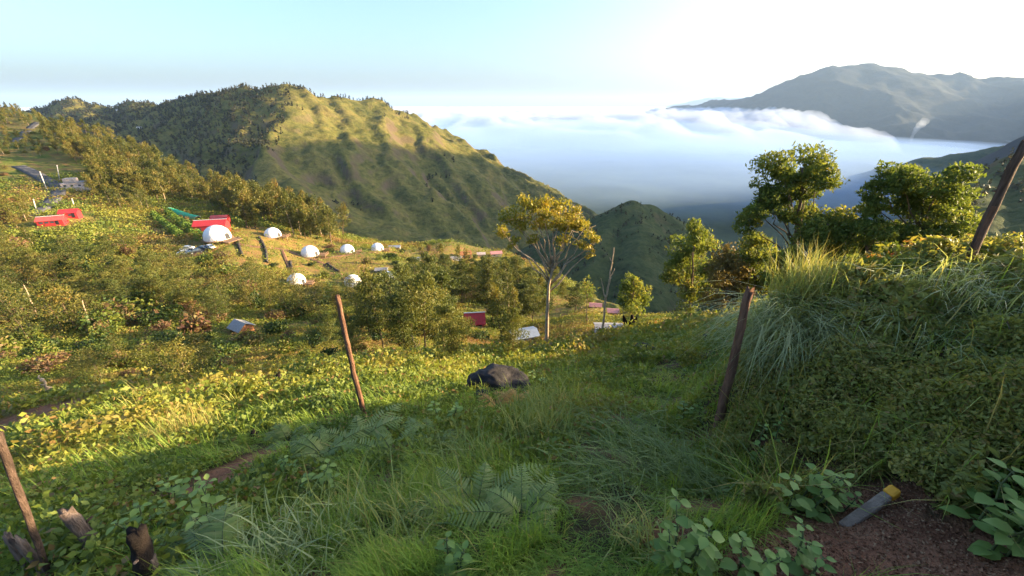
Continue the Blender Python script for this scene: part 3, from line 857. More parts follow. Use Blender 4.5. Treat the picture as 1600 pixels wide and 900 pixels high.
portrait("eucalyptus_tree", (990,512), 40, [(990,437,10),(982,448,12),(1000,450,12),(990,462,16),(976,468,11),(1004,470,13),(992,480,14)],
  "small cone-shaped golden-green tree right behind the charred stump", .34, 700, GUM, (990,440), .09, seed=38)
portrait("eucalyptus_tree", (918,497), 75, [(916,440,9),(912,450,9),(921,452,9),(917,460,8)],
  "little round-topped tree on a bare stem at the edge of the bright field", .55, 260, GUM, (917,445), .10, seed=39)
portrait("eucalyptus_tree", (1072,512), 33, [(1068,478,9),(1078,470,9),(1062,486,8),(1082,484,8)],
  "sapling with a tuft of leaves under the rounded eucalyptus", .26, 420, GUM, (1072,475), .05, seed=43)
portrait("autumn_tree", (852,545), 32, [(798,338,17),(822,325,18),(848,318,17),(875,322,17),(900,335,18),(915,355,15),(926,378,12),(786,362,13),(812,352,16),(840,345,17),(868,348,18),(893,362,15),(922,395,9),(800,378,10),(835,372,11),(880,378,12),(905,382,10)],
  "golden-leaved tree with a see-through umbrella crown on a tall bare trunk", .27, 330, (BARK_PALE, LF_GOLD), (862,400), .17, seed=40, fill=1.2, density=1.15, shell=.25, branch_r=.5)
# the bare sapling
def bare_tree(name, base, d, strokes, r, label, mat, group=None):
    foot = P(base[0], base[1], d); foot[2] = gz(foot[0], foot[1]); rng = np.random.default_rng(int(base[0]))
    def at(px, py): q = ray(px, py); return CAM + q * (foot[1] / q[1])
    o = empty(name, foot); tag(o, label, "tree", group)
    for i, st in enumerate(strokes):
        pts = np.array([at(*q) for q in st]) - foot
        if i == 0: pts[0] = (0, 0, -.3)
        tt = np.linspace(0, 1, len(pts) * 3); src = np.linspace(0, 1, len(pts))
        pp = np.stack([np.interp(tt, src, pts[:, k]) for k in range(3)], -1) + rng.normal(size=(len(tt), 3)) * r * .25
        V, Q, T = tube(pp, r * (1 if i == 0 else .55) * (1 - .75 * tt), 7, .1, rng)
        link("trunk" if i == 0 else "branch", np_mesh("trunk", V, Q, T, mat, smooth=True), o)
    return o
bare_tree("bare_sapling", (940,528), 30, [[(940,528),(943,500),(946,468),(951,440),(957,412),(959,386)], [(946,468),(942,452),(940,434)], [(951,440),(956,428),(960,420)], [(957,412),(953,402)]], .10,
  "leafless sapling with a few upward twigs, right of the golden tree", BARK_PALE)
bare_tree("leaning_trunk", (84,642), 21, [[(88,645),(82,628),(75,608),(68,594)], [(75,608),(66,600)], [(68,594),(60,590)]], .16,
  "pale bent bare trunk above the earth track, right one of two", BARK_PALE)
bare_tree("leaning_trunk", (66,645), 21, [[(68,646),(62,630),(54,614)], [(60,626),(52,622)]], .15,
  "short pale stub of a trunk above the earth track, left one of two", BARK_PALE)
bare_tree("dead_tree", (140,505), 74, [[(140,512),(135,490),(128,470)], [(135,490),(131,478)]], .22, "orange-brown dead trunk among the shrubs on the far left slope", BARK_PALE)
bare_tree("dead_tree", (55,490), 78, [[(57,500),(48,470),(38,445)]], .2, "thin pale dead stem leaning left on the far left slope", BARK_PALE)
bare_tree("dead_tree", (650,562), 46, [[(655,566),(650,545),(642,520)], [(650,548),(657,532)]], .16, "slim pale stem in front of the dark trees of the hollow", BARK_PALE)
# ------------------------------------------------------------------ grass, weeds and low growth (uncountable)
rn = np.random.default_rng(77)
SOIL = [(hit(px, py), rx) for px, py, rx in ((1330,850,.30),(1420,862,.34),(1250,868,.2),(1500,880,.3),(1190,875,.16),(1560,890,.3),(1050,822,.10),(1372,790,.16),(1396,772,.13))]
TRACK = [(hit(px, py), rx) for px, py, rx in ((20,665,2.6),(70,662,2.4),(110,652,2.0),(150,640,1.6),(-60,672,3.0))]
BARE = [(hit(px, py), rx) for px, py, rx in ((410,715,.35),(370,735,.4),(330,760,.35),(440,700,.3),(290,780,.25))]
PATH = [(hit(px, py), rx) for px, py, rx in ((960,840,.22),(945,770,.3),(960,720,.36),(990,670,.45),(1010,630,.6),(1030,600,.8),(1050,570,1.0),(930,870,.16))]
def bare(x, y, spots, noise_=0.35):
    v = np.zeros(np.shape(x))
    for c, r in spots:
        v = np.maximum(v, 1 - np.hypot(x - c[0], y - c[1]) / r)
    return v + noise_ * perlin(np.asarray(x) * 3.1, np.asarray(y) * 3.1)

def blades(root, h, bend, dirn, w, tint, rng):
    n = len(root); t = np.array([0, .35, .7, 1.0]); wd = np.array([.8, 1.0, .6, 0])
    d = np.stack([np.cos(dirn), np.sin(dirn), np.zeros(n)], -1); sd_ = np.stack([-np.sin(dirn), np.cos(dirn), np.zeros(n)], -1)
    sd_ = sd_ * .8 + .35 * unit(n, rng)
    V = np.empty((n, 7, 3))
    for k in range(4):
        z = h * (t[k] - .42 * np.minimum(bend, 3.6) * t[k] ** 2); x = h * np.minimum(bend, 1.4) * t[k] ** 2 * .75
        c = root + d * x[:, None]; c[:, 2] += z
        o = sd_ * (w * wd[k] * .5)[:, None]
        if k < 3: V[:, 2 * k] = c - o; V[:, 2 * k + 1] = c + o
        else: V[:, 6] = c
    b = (np.arange(n) * 7)[:, None]
    Q = np.vstack([b + [0, 1, 3, 2], b + [2, 3, 5, 4]]); T = b + [4, 5, 6]
    return V.reshape(-1, 3), Q, T, np.repeat(tint, 7)

GRASS = leaf_mat("grass_blade", [(0, (.085, .145, .032)), (.3, (.150, .245, .045)), (.6, (.225, .335, .055)), (.82, (.32, .37, .07)), (1, (.42, .33, .12))], 0.48, 0.5, 0.0, 0.2)
def polar_pts(n, r0, r1, a0, a1, rng, power=1.0):
    r = np.exp(log(r0) + (log(r1) - log(r0)) * rng.random(n) ** power); a = np.radians(rng.uniform(a0, a1, n))
    return r * np.sin(a), r * np.cos(a), r
def bank_mask(x, y):       # 1 on the overgrown bank to the right
    a = np.degrees(np.arctan2(x, y)); r = np.hypot(x, y)
    edge = 34 + 7 * (r < 2.6) + 3 * perlin(np.asarray(r) * 2, np.asarray(r) * 0)
    return (a > edge) & (r > 1.75) & (r < 7)

x, y, r = polar_pts(190000, .75, 13, -88, 70, rn)
soil = np.maximum(bare(x, y, SOIL), bare(x, y, BARE)); path = bare(x, y, PATH, .15)
patch = perlin(x * .9 + 3, y * .9); patch2 = perlin(x * 2.7, y * 2.7 + 9)
keep = (soil < .12) & (patch2 + .55 * patch > -.25 + .25 * rn.normal(size=len(x))) & ~(bank_mask(x, y) & (rn.random(len(x)) > .25))
x, y, r, path, patch, patch2 = [k[keep] for k in (x, y, r, path, patch, patch2)]
z = height(x, y)
h = (.12 + .20 * np.clip(patch + .4, 0, 1) + .08 * rn.random(len(x))) * np.clip(.75 + r * .09, .8, 1.7) * rn.uniform(.5, 1.25, len(x))
h = np.where(path > 0, h * .55, h)
bend = np.clip(rn.gamma(2.2, .33, len(x)) + .5 * (path > 0), .05, 1.7)
dirn = 2.6 * perlin(x * .7, y * .7) - 1.9 + rn.normal(size=len(x)) * .9
wd = np.maximum(.0035, .0019 * r) * rn.uniform(.7, 1.3, len(x))
tint = np.clip(.53 + .42 * patch + .25 * patch2 + rn.normal(size=len(x)) * .10 + .012 * r, 0, .93)
tint = np.where(rn.random(len(x)) < .04, 1.0, tint)
gV, gQ, gT, gt = blades(np.stack([x, y, z - .01], -1), h, bend, dirn, wd, tint, rn)
tag(link("grass", np_mesh("grass", gV, gQ, gT, GRASS, tint=gt)), kind="stuff")
print("grass blades", len(x))

UNDER = leaf_mat("undergrowth_leaf", [(0, (.052, .085, .022)), (.22, (.100, .150, .030)), (.45, (.165, .205, .034)), (.62, (.24, .23, .038)), (.78, (.23, .155, .05)), (1, (.22, .10, .055))], 0.35, 0.55, 0.0)
BANK_LEAF = leaf_mat("bank_leaf", [(0, (.085, .095, .026)), (.25, (.16, .175, .042)), (.5, (.25, .26, .065)), (.7, (.33, .29, .08)), (.85, (.28, .18, .07)), (1, (.22, .115, .055))], 0.4, 0.6, 0.0)
def undergrowth(name, C, size, tint, ratio=.5, up=.3, mat=None):
    V, Q = leaf_quads(C, size, size * ratio, rn, up=up)
    tag(link(name, np_mesh(name, V, Q, None, mat or UNDER, tint=np.repeat(np.clip(tint, 0, 1), 4))), kind="stuff")

# the far and middle slopes: low scrub in tufts
x, y, r = polar_pts(100000, 26, 340, -58, 30, rn, .75)
dens = perlin(x / 17, y / 17) + .5 * perlin(x / 6, y / 6)
k = (dens > -.38) & (r < crest_r(np.arctan2(x, y)) * 1.04); x, y, r, dens = x[k], y[k], r[k], dens[k]
field = lambda px, py, rx: (hit(px, py)[:2], rx)
LAWNS = [field(450,378,26), field(500,410,20), field(880,480,16), field(700,392,28), field(905,470,12), field(560,410,16), field(400,400,14)] + [field(a, b, c) for a, b, c in ((341,374,11),(427,371,8),(485,399,8),(543,395,7),(590,392,8),(464,443,5),(552,446,7),(560,452,6),(606,439,4),(295,397,8),(84,350,9),(117,340,8),(122,292,9),(380,520,4),(288,338,6),(262,360,7),(280,366,6),(300,358,5),(250,345,5),(0,350,8),(35,345,8),(66,330,7),(84,316,7),(92,304,8),(88,292,8),(70,284,8),(50,274,8),(28,263,8),(22,222,6),(34,211,6),(48,200,6),(742,510,4),(815,536,3),(930,482,5),(957,494,4))]
lawn = np.zeros(len(x))
for c, rr_ in LAWNS: lawn = np.maximum(lawn, 1 - np.hypot(x - c[0], y - c[1]) / rr_)
k = (lawn < .1) | (rn.random(len(x)) < .12); x, y, r, dens = x[k], y[k], r[k], dens[k]
M = 9
cx, cy_, cr = np.repeat(x, M), np.repeat(y, M), np.repeat(r, M)
rad = np.clip(.010 * cr, .35, 1.9) * np.repeat(rn.uniform(.6, 1.5, len(x)), M)
u = unit(len(cx), rn); px_, py_ = cx + u[:, 0] * rad, cy_ + u[:, 1] * rad
pz = height(px_, py_) + np.abs(u[:, 2]) * rad * .75
hue = .54 + .46 * perlin(cx / 41 + 5, cy_ / 41) + .40 * perlin(cx / 12, cy_ / 12) + np.repeat(rn.normal(size=len(x)) * .11, M) + rn.normal(size=len(cx)) * .05
PATCHES = [(190,452,13,.50),(60,545,9,.50),(262,545,9,.52),(170,500,10,.54),(30,590,6,.48),(225,465,10,.46),(120,470,9,.92),(235,497,10,.84),(330,440,11,.86),(90,412,14,.80),(365,472,8,.82),(190,592,6,.86),
  (60,205,40,.80),(300,372,14,.76),(30,440,10,.78),(430,470,9,.55),(310,492,8,.80),(130,560,6,.90),(20,230,30,.74),(200,340,16,.60),(60,380,18,.50),(150,400,14,.56),(680,440,14,.66),(620,470,8,.50),(400,600,5,.62),(240,590,5,.60)]
for qx, qy, rr_, hv in PATCHES:
    c = hit(qx, qy)
    wgt = np.clip((1 - np.hypot(cx - c[0], cy_ - c[1]) / rr_ + .5 * perlin(cx / 5, cy_ / 5)) * 2.2, 0, .85)
    hue = hue * (1 - wgt) + (hv + .05 * rn.normal(size=len(cx))) * wgt
undergrowth("hillside_scrub", np.stack([px_, py_, pz], -1), np.clip(.0033 * cr, .11, .7) * rn.uniform(.6, 1.4, len(cx)), hue, .6)

# the near slope: broad-leaved weeds in mounds
x, y, r = polar_pts(27000, 1.9, 34, -88, 46, rn, .8)
dens = perlin(x * .55 + 8, y * .55) + .5 * perlin(x * 1.6, y * 1.6)
k = (dens > -.28 - .02 * np.minimum(r, 12)) & (bare(x, y, PATH, .1) < .1) & (bare(x, y, TRACK) < .1) & ~bank_mask(x, y) & (bare(x, y, BARE) < .1)
x, y, r, dens = x[k], y[k], r[k], dens[k]
M = 11
cx, cy_, cr = np.repeat(x, M), np.repeat(y, M), np.repeat(r, M)
rad = np.clip(.03 * cr, .12, .55) * np.repeat(rn.uniform(.6, 1.5, len(x)), M)
u = unit(len(cx), rn); px_, py_ = cx + u[:, 0] * rad, cy_ + u[:, 1] * rad
pz = height(px_, py_) + (.2 + np.abs(u[:, 2])) * rad * np.repeat(np.clip(.7 + dens, .4, 1.6), M)
hue = .42 + .45 * perlin(cx * .23, cy_ * .23) + .22 * perlin(cx * .9, cy_ * .9) + .006 * cr + np.repeat(rn.normal(size=len(x)) * .07, M)
hue = np.where(np.repeat(rn.random(len(x)) < .05, M), .82, np.minimum(hue, .70))
undergrowth("weeds", np.stack([px_, py_, pz], -1), np.clip(.0115 * cr, .045, .27) * rn.uniform(.55, 1.4, len(cx)), hue, .55)

# the bank: fine leaved creeping growth over the whole face
n = 230000
a = np.radians(rn.uniform(26, 74, n)); r = np.exp(rn.uniform(log(1.7), log(6.5), n)); x, y = r * np.sin(a), r * np.cos(a)
mound = np.clip(perlin(x * 1.9, y * 1.9) + .45 * perlin(x * 5, y * 5) + .5, 0.02, 1.4)
k = bank_mask(x, y) & (bare(x, y, SOIL, .15) < .05) & (rn.random(n) < .35 + mound); x, y, r, mound = x[k], y[k], r[k], mound[k]
big = np.clip(perlin(x * 1.1 + 2, y * 1.1) + .35, 0, 1)
z = height(x, y) + (mound * .26 + big * .22) * rn.random(len(x)) ** .6 + .01
hue = .37 + .28 * perlin(x * 1.1, y * 1.1 + 4) + .12 * perlin(x * 4, y * 4) + rn.normal(size=len(x)) * .10 + .12 * (r > 3.2)
hue = np.where(rn.random(len(x)) < .10, .80, np.clip(hue, .05, .68))
undergrowth("bank_growth", np.stack([x, y, z], -1), np.clip(.0095 * r, .018, .045) * rn.uniform(.5, 1.5, len(x)) * np.where(perlin(x * 2.3 + 9, y * 2.3) > .12, 1.9, 1.0), hue, .42, .15, BANK_LEAF)
n = 2600                                     # stalks and bents standing out of the bank
a = np.radians(rn.uniform(28, 70, n)); r = np.exp(rn.uniform(log(1.9), log(4.5), n)); x, y = r * np.sin(a), r * np.cos(a)
k = bank_mask(x, y) & (bare(x, y, SOIL, .15) < .05) & (perlin(x * 2, y * 2) > -.1); x, y = x[k], y[k]; n = len(x)
V, Q, T, tt_ = blades(np.stack([x, y, height(x, y) + .02], -1), rn.uniform(.22, .62, n), rn.gamma(2, .45, n), rn.normal(size=n) * 1.2 - 2.2, rn.uniform(.004, .008, n), np.where(rn.random(n) < .4, .98, rn.uniform(.4, .8, n)), rn)
tag(link("bank_stalks", np_mesh("bank_stalks", V, Q, T, GRASS, tint=tt_)), kind="stuff")
# soil and fallen bits: grains of earth and leaf crumbs on the bare patch
cs = SOIL
px_ = np.concatenate([c[0] + rn.normal(size=900) * rx * .6 for c, rx in cs]); py_ = np.concatenate([c[1] + rn.normal(size=900) * rx * .6 for c, rx in cs])
V, Q = leaf_quads(np.stack([px_, py_, height(px_, py_) + .004], -1), rn.uniform(.004, .022, len(px_)), .008, rn)
CRUMB = leaf_mat("earth_crumb", [(0, (.11, .048, .026)), (.6, (.22, .105, .058)), (1, (.32, .20, .11))], 0.0, 0.9, 0.0, .1)
tag(link("earth_crumbs", np_mesh("earth_crumbs", V, Q, None, CRUMB, tint=np.repeat(rn.random(len(px_)), 4))), kind="stuff")

# soil mask on the ground sheet
me = bpy.data.objects["ground"].data
co = np.empty(len(me.vertices) * 3, np.float32); me.vertices.foreach_get("co", co); co = co.reshape(-1, 3)
sv = np.clip(np.maximum(np.maximum(bare(co[:, 0], co[:, 1], SOIL), bare(co[:, 0], co[:, 1], TRACK, .2)), bare(co[:, 0], co[:, 1], BARE) * .6) * 4, 0, 1)
at_ = me.attributes.new("soil", "FLOAT", "POINT"); at_.data.foreach_set("value", sv.astype(np.float32))
lv = np.zeros(len(co))
for c, rr_ in LAWNS: lv = np.maximum(lv, np.clip((1 - np.hypot(co[:, 0] - c[0], co[:, 1] - c[1]) / rr_) * 2, 0, 1))
at_ = me.attributes.new("lawn", "FLOAT", "POINT"); at_.data.foreach_set("value", lv.astype(np.float32))

# ------------------------------------------------------------------ plants one can count
STEM = plain_mat("green_stem", (.09, .13, .04), .7, .2, 20, .2, (.07, .07, .03))
LF_BROAD = leaf_mat("broad_leaf", [(0, (.11, .18, .045)), (.5, (.17, .26, .06)), (1, (.28, .36, .09))], 0.35, .5, .25, .25)
LF_FERN = leaf_mat("fern_leaf", [(0, (.11, .16, .040)), (.5, (.19, .245, .060)), (1, (.30, .29, .09))], 0.3, .5, .25, .3)
LF_RED = leaf_mat("reddish_leaf", [(0, (.10, .13, .03)), (.45, (.22, .22, .04)), (.66, (.34, .15, .05)), (.85, (.48, .08, .06)), (1, (.50, .07, .06))], 0.4, .5, .1, .3)
LF_LIME = leaf_mat("lime_leaf", [(0, (.06, .10, .02)), (.45, (.15, .19, .03)), (.8, (.27, .25, .04)), (1, (.30, .17, .06))], 0.4, .5, .3, .3)
LF_DRY = leaf_mat("dry_leaf", [(0, (.20, .10, .03)), (.6, (.36, .20, .05)), (1, (.5, .32, .10))], 0.3, .6, .1, .2)
LF_SILVER = leaf_mat("long_grass_blade", [(0, (.125, .185, .060)), (.5, (.22, .28, .095)), (.8, (.34, .34, .09)), (1, (.42, .32, .11))], 0.4, .5, .25, .2)

LF_PALE = leaf_mat("pale_grass_blade", [(0, (.20, .25, .11)), (.5, (.34, .39, .19)), (.8, (.46, .48, .24)), (1, (.50, .44, .22))], 0.45, .45, .25, .25)
def ovate(base, dirv, upv, L, W, rng):
    """one egg-shaped leaf, creased along its midrib"""
    dirv = dirv / np.linalg.norm(dirv); s = np.cross(dirv, upv); s /= np.linalg.norm(s) + 1e-9; nn = np.cross(s, dirv)
    t = np.array([0, .22, .5, .78, 1.0]); wv = np.array([.12, .86, 1.0, .55, 0]); dr = -.22 * t ** 2
    mid = base + dirv * (t * L)[:, None] + nn * (dr * L)[:, None]
    e = s * (wv * W * .5)[:, None] + nn * (wv * W * .12)[:, None]; e2 = -s * (wv * W * .5)[:, None] + nn * (wv * W * .12)[:, None]
    V = np.vstack([mid, mid + e, mid + e2])
    Q = [(i, i + 1, 5 + i + 1, 5 + i) for i in range(4)] + [(i + 1, i, 10 + i, 10 + i + 1) for i in range(4)]
    return V, np.array(Q)
def leafy(seed, H, nodes, L, n_stem=1, mats=(STEM, LF_BROAD), spread=.25):
    rng = np.random.default_rng(seed); p = Plant(rng)
    for sidx in range(n_stem):
        an = rng.uniform(0, 6.28); lean = rng.uniform(.1, spread + .1) if n_stem > 1 else rng.uniform(.02, .15)
        hh = H * rng.uniform(.65, 1.0)
        t = np.linspace(0, 1, nodes + 1)[:, None]
        pts = np.hstack([np.cos(an) * lean * hh * t ** 1.4, np.sin(an) * lean * hh * t ** 1.4, hh * t]); pts[:, :2] += rng.normal(size=(nodes + 1, 2)) * .01 * hh
        pts = pts + np.r_[rng.normal(size=2) * .12 * H * (n_stem > 1), -.02]
        p.wood(pts, .006 * (1 - .6 * t[:, 0]), 5)
        tn = rng.uniform(.25, .7)
        for i in range(1, nodes + 1):
            a0 = i * 1.6 + rng.uniform(-.3, .3); m = 2 if i < nodes else 3
            for j in range(m):
                aa = a0 + j * 2 * pi / m + rng.uniform(-.25, .25)
                sz = L * (1.1 - .55 * (i / nodes)) * rng.uniform(.8, 1.15)
                d = np.array([cos(aa), sin(aa), rng.uniform(-.15, .45)])
                b = pts[i] + d * sz * .25
                V, Q = ovate(b, d, np.array([0, 0, 1.0]) + .3 * unit(1, rng)[0], sz, sz * rng.uniform(.62, .8), rng)
                p.lV.append(V); p.lQ.append(Q + p.nl); p.nl += len(V); p.lt.append(np.full(len(V), np.clip(tn + rng.normal() * .12 + .2 * i / nodes, 0, 1)))
                p.wood(np.array([pts[i], b + d * sz * .02]), .0025, 4)
    return p.meshes(*mats)
def fern(seed, R, n_frond, mats=(STEM, LF_FERN), pairs=19):
    rng = np.random.default_rng(seed); p = Plant(rng)
    for f in range(n_frond):
        an = f * 2.4 + rng.uniform(-.4, .4); L = R * rng.uniform(.75, 1.1); el = rng.uniform(.6, 1.2)
        t = np.linspace(0, 1, 12)
        hx = L * (t * cos(el) + .30 * t ** 2); hz_ = L * (t * sin(el) - .52 * t ** 2 * (0.6 + .5 * sin(el)))
        tw = rng.uniform(-.25, .25)
        pts = np.stack([hx * np.cos(an + tw * t), hx * np.sin(an + tw * t), hz_ + .01], -1)
        p.wood(pts, .0035 * (1 - .7 * t), 4)
        tn = rng.uniform(.25, .7)
        for k in range(pairs):
            s = .14 + .86 * (k + .5) / pairs
            c = np.array([np.interp(s, t, pts[:, j]) for j in range(3)]); c2 = np.array([np.interp(min(1, s + .05), t, pts[:, j]) for j in range(3)])
            d = c2 - c; d /= np.linalg.norm(d) + 1e-9
            side = np.cross(d, [0, 0, 1.0]); side /= np.linalg.norm(side) + 1e-9
            PL = L * .27 * min(1, 2.6 * (1 - s) ** .8) * (.6 + .4 * min(1, s * 4)) * rng.uniform(.85, 1.1)
            for sg in (-1, 1):
                ax = side * sg + d * .40 + np.array([0, 0, -.12]) + .08 * unit(1, rng)[0]; ax /= np.linalg.norm(ax)
                b = np.cross(ax, np.cross(side, d)); b /= np.linalg.norm(b) + 1e-9
                tt = np.array([0, .18, .36, .54, .72, .88]); Wd = L / pairs * .36
                up_ = np.array([0, 0, -.16])
                if rng.random() < .06: continue
                PL_ = PL * rng.uniform(.8, 1.12); Wd *= rng.uniform(.8, 1.2)
                A_ = [c + ax * PL_ * q + up_ * PL_ * q * q + d * .12 * PL_ * q * q for q in (0, .3, .65, 1)]
                V = np.array([A_[0] - b * Wd * .6, A_[0] + b * Wd * .6, A_[1] - b * Wd, A_[1] + b * Wd, A_[2] - b * Wd * .7, A_[2] + b * Wd * .7, A_[3] - b * Wd * .08, A_[3] + b * Wd * .08])
                p.lV.append(V); p.lQ.append(np.array([[0, 1, 3, 2], [2, 3, 5, 4], [4, 5, 7, 6]]) + p.nl); p.nl += 8
                p.lt.append(np.full(8, np.clip(tn + rng.normal() * .12 + .25 * (rng.random() < .08), 0, 1)))
    return p.meshes(*mats)
def tussock(seed, n, H, bend, mat, spread=.12, dirn=None, w=.006, tint=.5, dvar=.7):
    rng = np.random.default_rng(seed)
    root = np.hstack([np.clip(rng.normal(size=(n, 2)), -1.8, 1.8) * spread, np.full((n, 1), -.02)])
    an = rng.uniform(0, 6.28, n) if dirn is None else dirn + rng.normal(size=n) * dvar
    V, Q, T, t = blades(root, H * rng.uniform(.45, 1.1, n), np.clip(bend * rng.uniform(.4, 1.6, n), np.minimum(.05, bend), 3.6), an, w * rng.uniform(.7, 1.3, n), np.clip(tint + rng.normal(size=n) * .16, 0, 1), rng)
    return np_mesh("tussock", V, Q, T, mat, tint=t)

def put(px, py, d=None):
    h = hit(px, py) if d is None else None
    if d is not None:
        q = P(px, py, d); h = np.array([q[0], q[1], gz(q[0], q[1])])
    return h
LEAFY = [leafy(500, .30, 5, .085, 3), leafy(501, .24, 4, .085, 4), leafy(502, .42, 7, .055, 1), leafy(503, .34, 5, .09, 4), leafy(504, .20, 4, .06, 3)]
for px, py, k, s, lab in (
  (1092,897,0,1.0,"pale green broad-leaved plant at the bottom edge, left of the bare red earth"),
  (1045,899,4,1.0,"small leafy sprig at the bottom edge, left neighbour of the tall pale green plant"),
  (1170,899,1,.8,"low broad-leaved plant at the bottom edge, on the red earth's near rim"),
  (1250,899,4,1.1,"sprawling leafy runner at the bottom edge under the red earth"),
  (1248,806,3,.95,"heart-leaved bush clump left of the yellow-tipped marker"),
  (1290,800,1,.8,"heart-leaved clump just touching the yellow-tipped marker"),
  (1545,858,3,1.05,"large grey-green heart-leaved plant in the lower right corner"),
  (1588,838,1,1.05,"broad-leaved plant cut by the right picture edge, below the bank"),
  (1515,790,0,.9,"upright leafy plant on the bank above the lower right corner"),
  (1178,735,2,1.0,"bluish single-stemmed plant with small paired leaves beside the right fence post"),
  (1205,705,2,.8,"thin small-leaved stem between the right fence post and the bank"),
  (712,892,4,1.1,"three-leaved sprig at the bottom edge amid the grass, near the middle"),
  (505,765,1,.9,"dark broad-leaved weed clump under the ferns left of the middle"),
  (450,745,0,.8,"light green leafy weed by the bare soil left of the middle"),
  (280,800,1,1.1,"leafy weed patch above the blackened stump"),
  (230,842,4,1.3,"low leaf rosette between the grey stump and the blackened stump"),
  (335,835,3,.9,"bright leafy weed right of the blackened stump"),
  (1075,655,1,1.0,"small leafy weed at the foot of the right fence post"),
  (1420,700,0,.7,"leafy sprig halfway up the dark bank"),
  (840,610,3,1.1,"leafy weed beside the black boulder"),
  (700,668,3,1.0,"green leafy weed behind the ferns")):
    plant("leafy_plant", "plant", LEAFY[k], put(px, py), s, rn.uniform(0, 6.28), "broad-leaved plants near the path", lab, parts=("stem", "foliage"))
FERN = [fern(600 + i, [.34, .42, .30][i], [9, 8, 10][i]) for i in range(3)]
for px, py, k, s, lab in (
  (505,715,0,1.3,"feathery grey-green fern by the bare soil, leftmost of the fern bank"),
  (560,700,1,1.25,"tall arching fern right below the long fence post"),
  (615,720,0,1.2,"dense fern in the middle of the fern bank"),
  (665,700,2,1.2,"light fern at the right end of the fern bank"),
  (745,800,1,1.0,"large fern with flat grey fronds near the middle of the grass"),
  (815,815,0,1.0,"bluish fern right of the large flat-fronded one"),
  (352,885,2,1.2,"grey wispy fern at the bottom edge right of the blackened stump"),
  (310,870,0,1.0,"ragged fern brushing against the blackened stump"),
  (450,690,2,1.1,"small fern behind the bare soil patch")):
    plant("fern", "fern", FERN[k], put(px, py), s * .92, rn.uniform(0, 6.28), "ferns in the foreground grass", lab, parts=("stalks", "fronds"))
DRYF = [fern(620, .40, 5, (STEM, LF_DRY), 12), fern(621, .34, 4, (STEM, LF_DRY), 12)]
for px, py, k, s, lab in ((776,640,0,.95,"rust-orange dead fern in front of the boulder, left one"), (806,634,1,1.0,"golden dead fern against the right side of the boulder")):
    plant("dead_fern", "fern", DRYF[k], put(px, py), s, rn.uniform(0, 6.28), "dead ferns at the boulder", lab, parts=("stalks", "fronds"))
for px, py, d, n, H, bend, sp, dr, tn, lab in (
  (1262,478,3.55,700,.66,.5,.15,None,.80,"sunlit yellow-green tussock crowning the corner of the bank"),
  (1300,470,3.5,320,.42,.7,.16,None,.80,"short golden tussock right of the crowning one"),
  (1238,488,3.35,760,.78,2.4,.18,-2.1,.55,"silvery grass hanging down the corner of the bank behind the right fence post"),
  (1285,520,3.2,380,.55,2.3,.16,-1.9,.5,"drooping grey-green grass below the sunlit tussock"),
  (1190,560,3.5,320,.50,1.6,.13,-2.6,.40,"fine pale grass fringe immediately right of the right fence post"),
  (1500,480,2.9,300,.44,1.5,.22,-2.2,.38,"long soft grass on the bank top below the slanting pole"),
  (1570,470,2.7,340,.46,1.6,.24,-2.0,.36,"blurred silvery grass mat at the right picture edge"),
  (1430,500,2.9,300,.42,1.5,.2,-2.3,.30,"soft grey grass in the middle of the bank top"),
  (1560,570,2.35,320,.42,1.7,.2,-2.0,.28,"hanging grass low on the right part of the bank"),
  (1500,720,2.0,60,.36,1.2,.03,2.6,.45,"single arching grass sheaf over the dark bank"),
  (845,690,None,420,.44,.5,.15,None,.62,"bright green upright tussock in the middle of the slope"),
  (830,650,None,300,.34,.5,.14,None,.66,"fresh green tussock below the black boulder"),
  (880,650,None,300,.40,.6,.2,None,.60,"tall grass tuft right of the boulder"),
  (1000,700,None,380,.42,1.5,.2,3.3,.22,"dark combed-over grass left of the right fence post"),
  (1040,760,None,380,.40,1.6,.2,3.0,.18,"dark flattened tussock beside the path"),
  (1120,770,None,320,.40,1.5,.18,2.8,.22,"long bent grass in front of the right fence post's foot"),
  (960,770,None,260,.34,1.5,.18,3.2,.22,"low bent tussock on the left rim of the path"),
  (740,740,None,240,.36,.7,.14,None,.55,"loose green tuft above the large fern"),
  (530,840,None,320,.30,.7,.15,None,.58,"lush grass tuft in the lower left middle"),
  (640,850,None,280,.28,.8,.15,None,.52,"grass tuft at the bottom near the middle"),
  (1010,860,None,220,.20,.8,.08,None,.62,"small light green tuft at the bottom left of the red earth"),
  (430,880,None,260,.26,.8,.15,None,.5,"grass tuft beside the grey wispy fern"),
  (285,690,None,420,.55,.45,.2,None,.85,"sunlit yellow-green grass patch on the shaded lower left slope"),
  (215,640,None,300,.8,.7,.35,None,.80,"round glowing grass cushion above the earth track"),
  (345,590,None,300,.9,.7,.4,None,.78,"pale grass cushion high on the sunlit left slope")):
    o = link("grass_tussock", tussock(int(px * 7 + py), n, H, bend, LF_PALE if "grey" in lab or "silver" in lab or "pale grass fringe" in lab or "soft" in lab else LF_SILVER, sp, dr, .007 if d or py > 700 else .009, tn)); o.location = put(px, py, d)
    tag(o, lab, "grass tuft", "grass tussocks near the path")
BANKB = [shrub(730 + i, 8, 260, .11, (BARK, BANK_LEAF), [.8, 1.0, .7][i]) for i in range(3)]
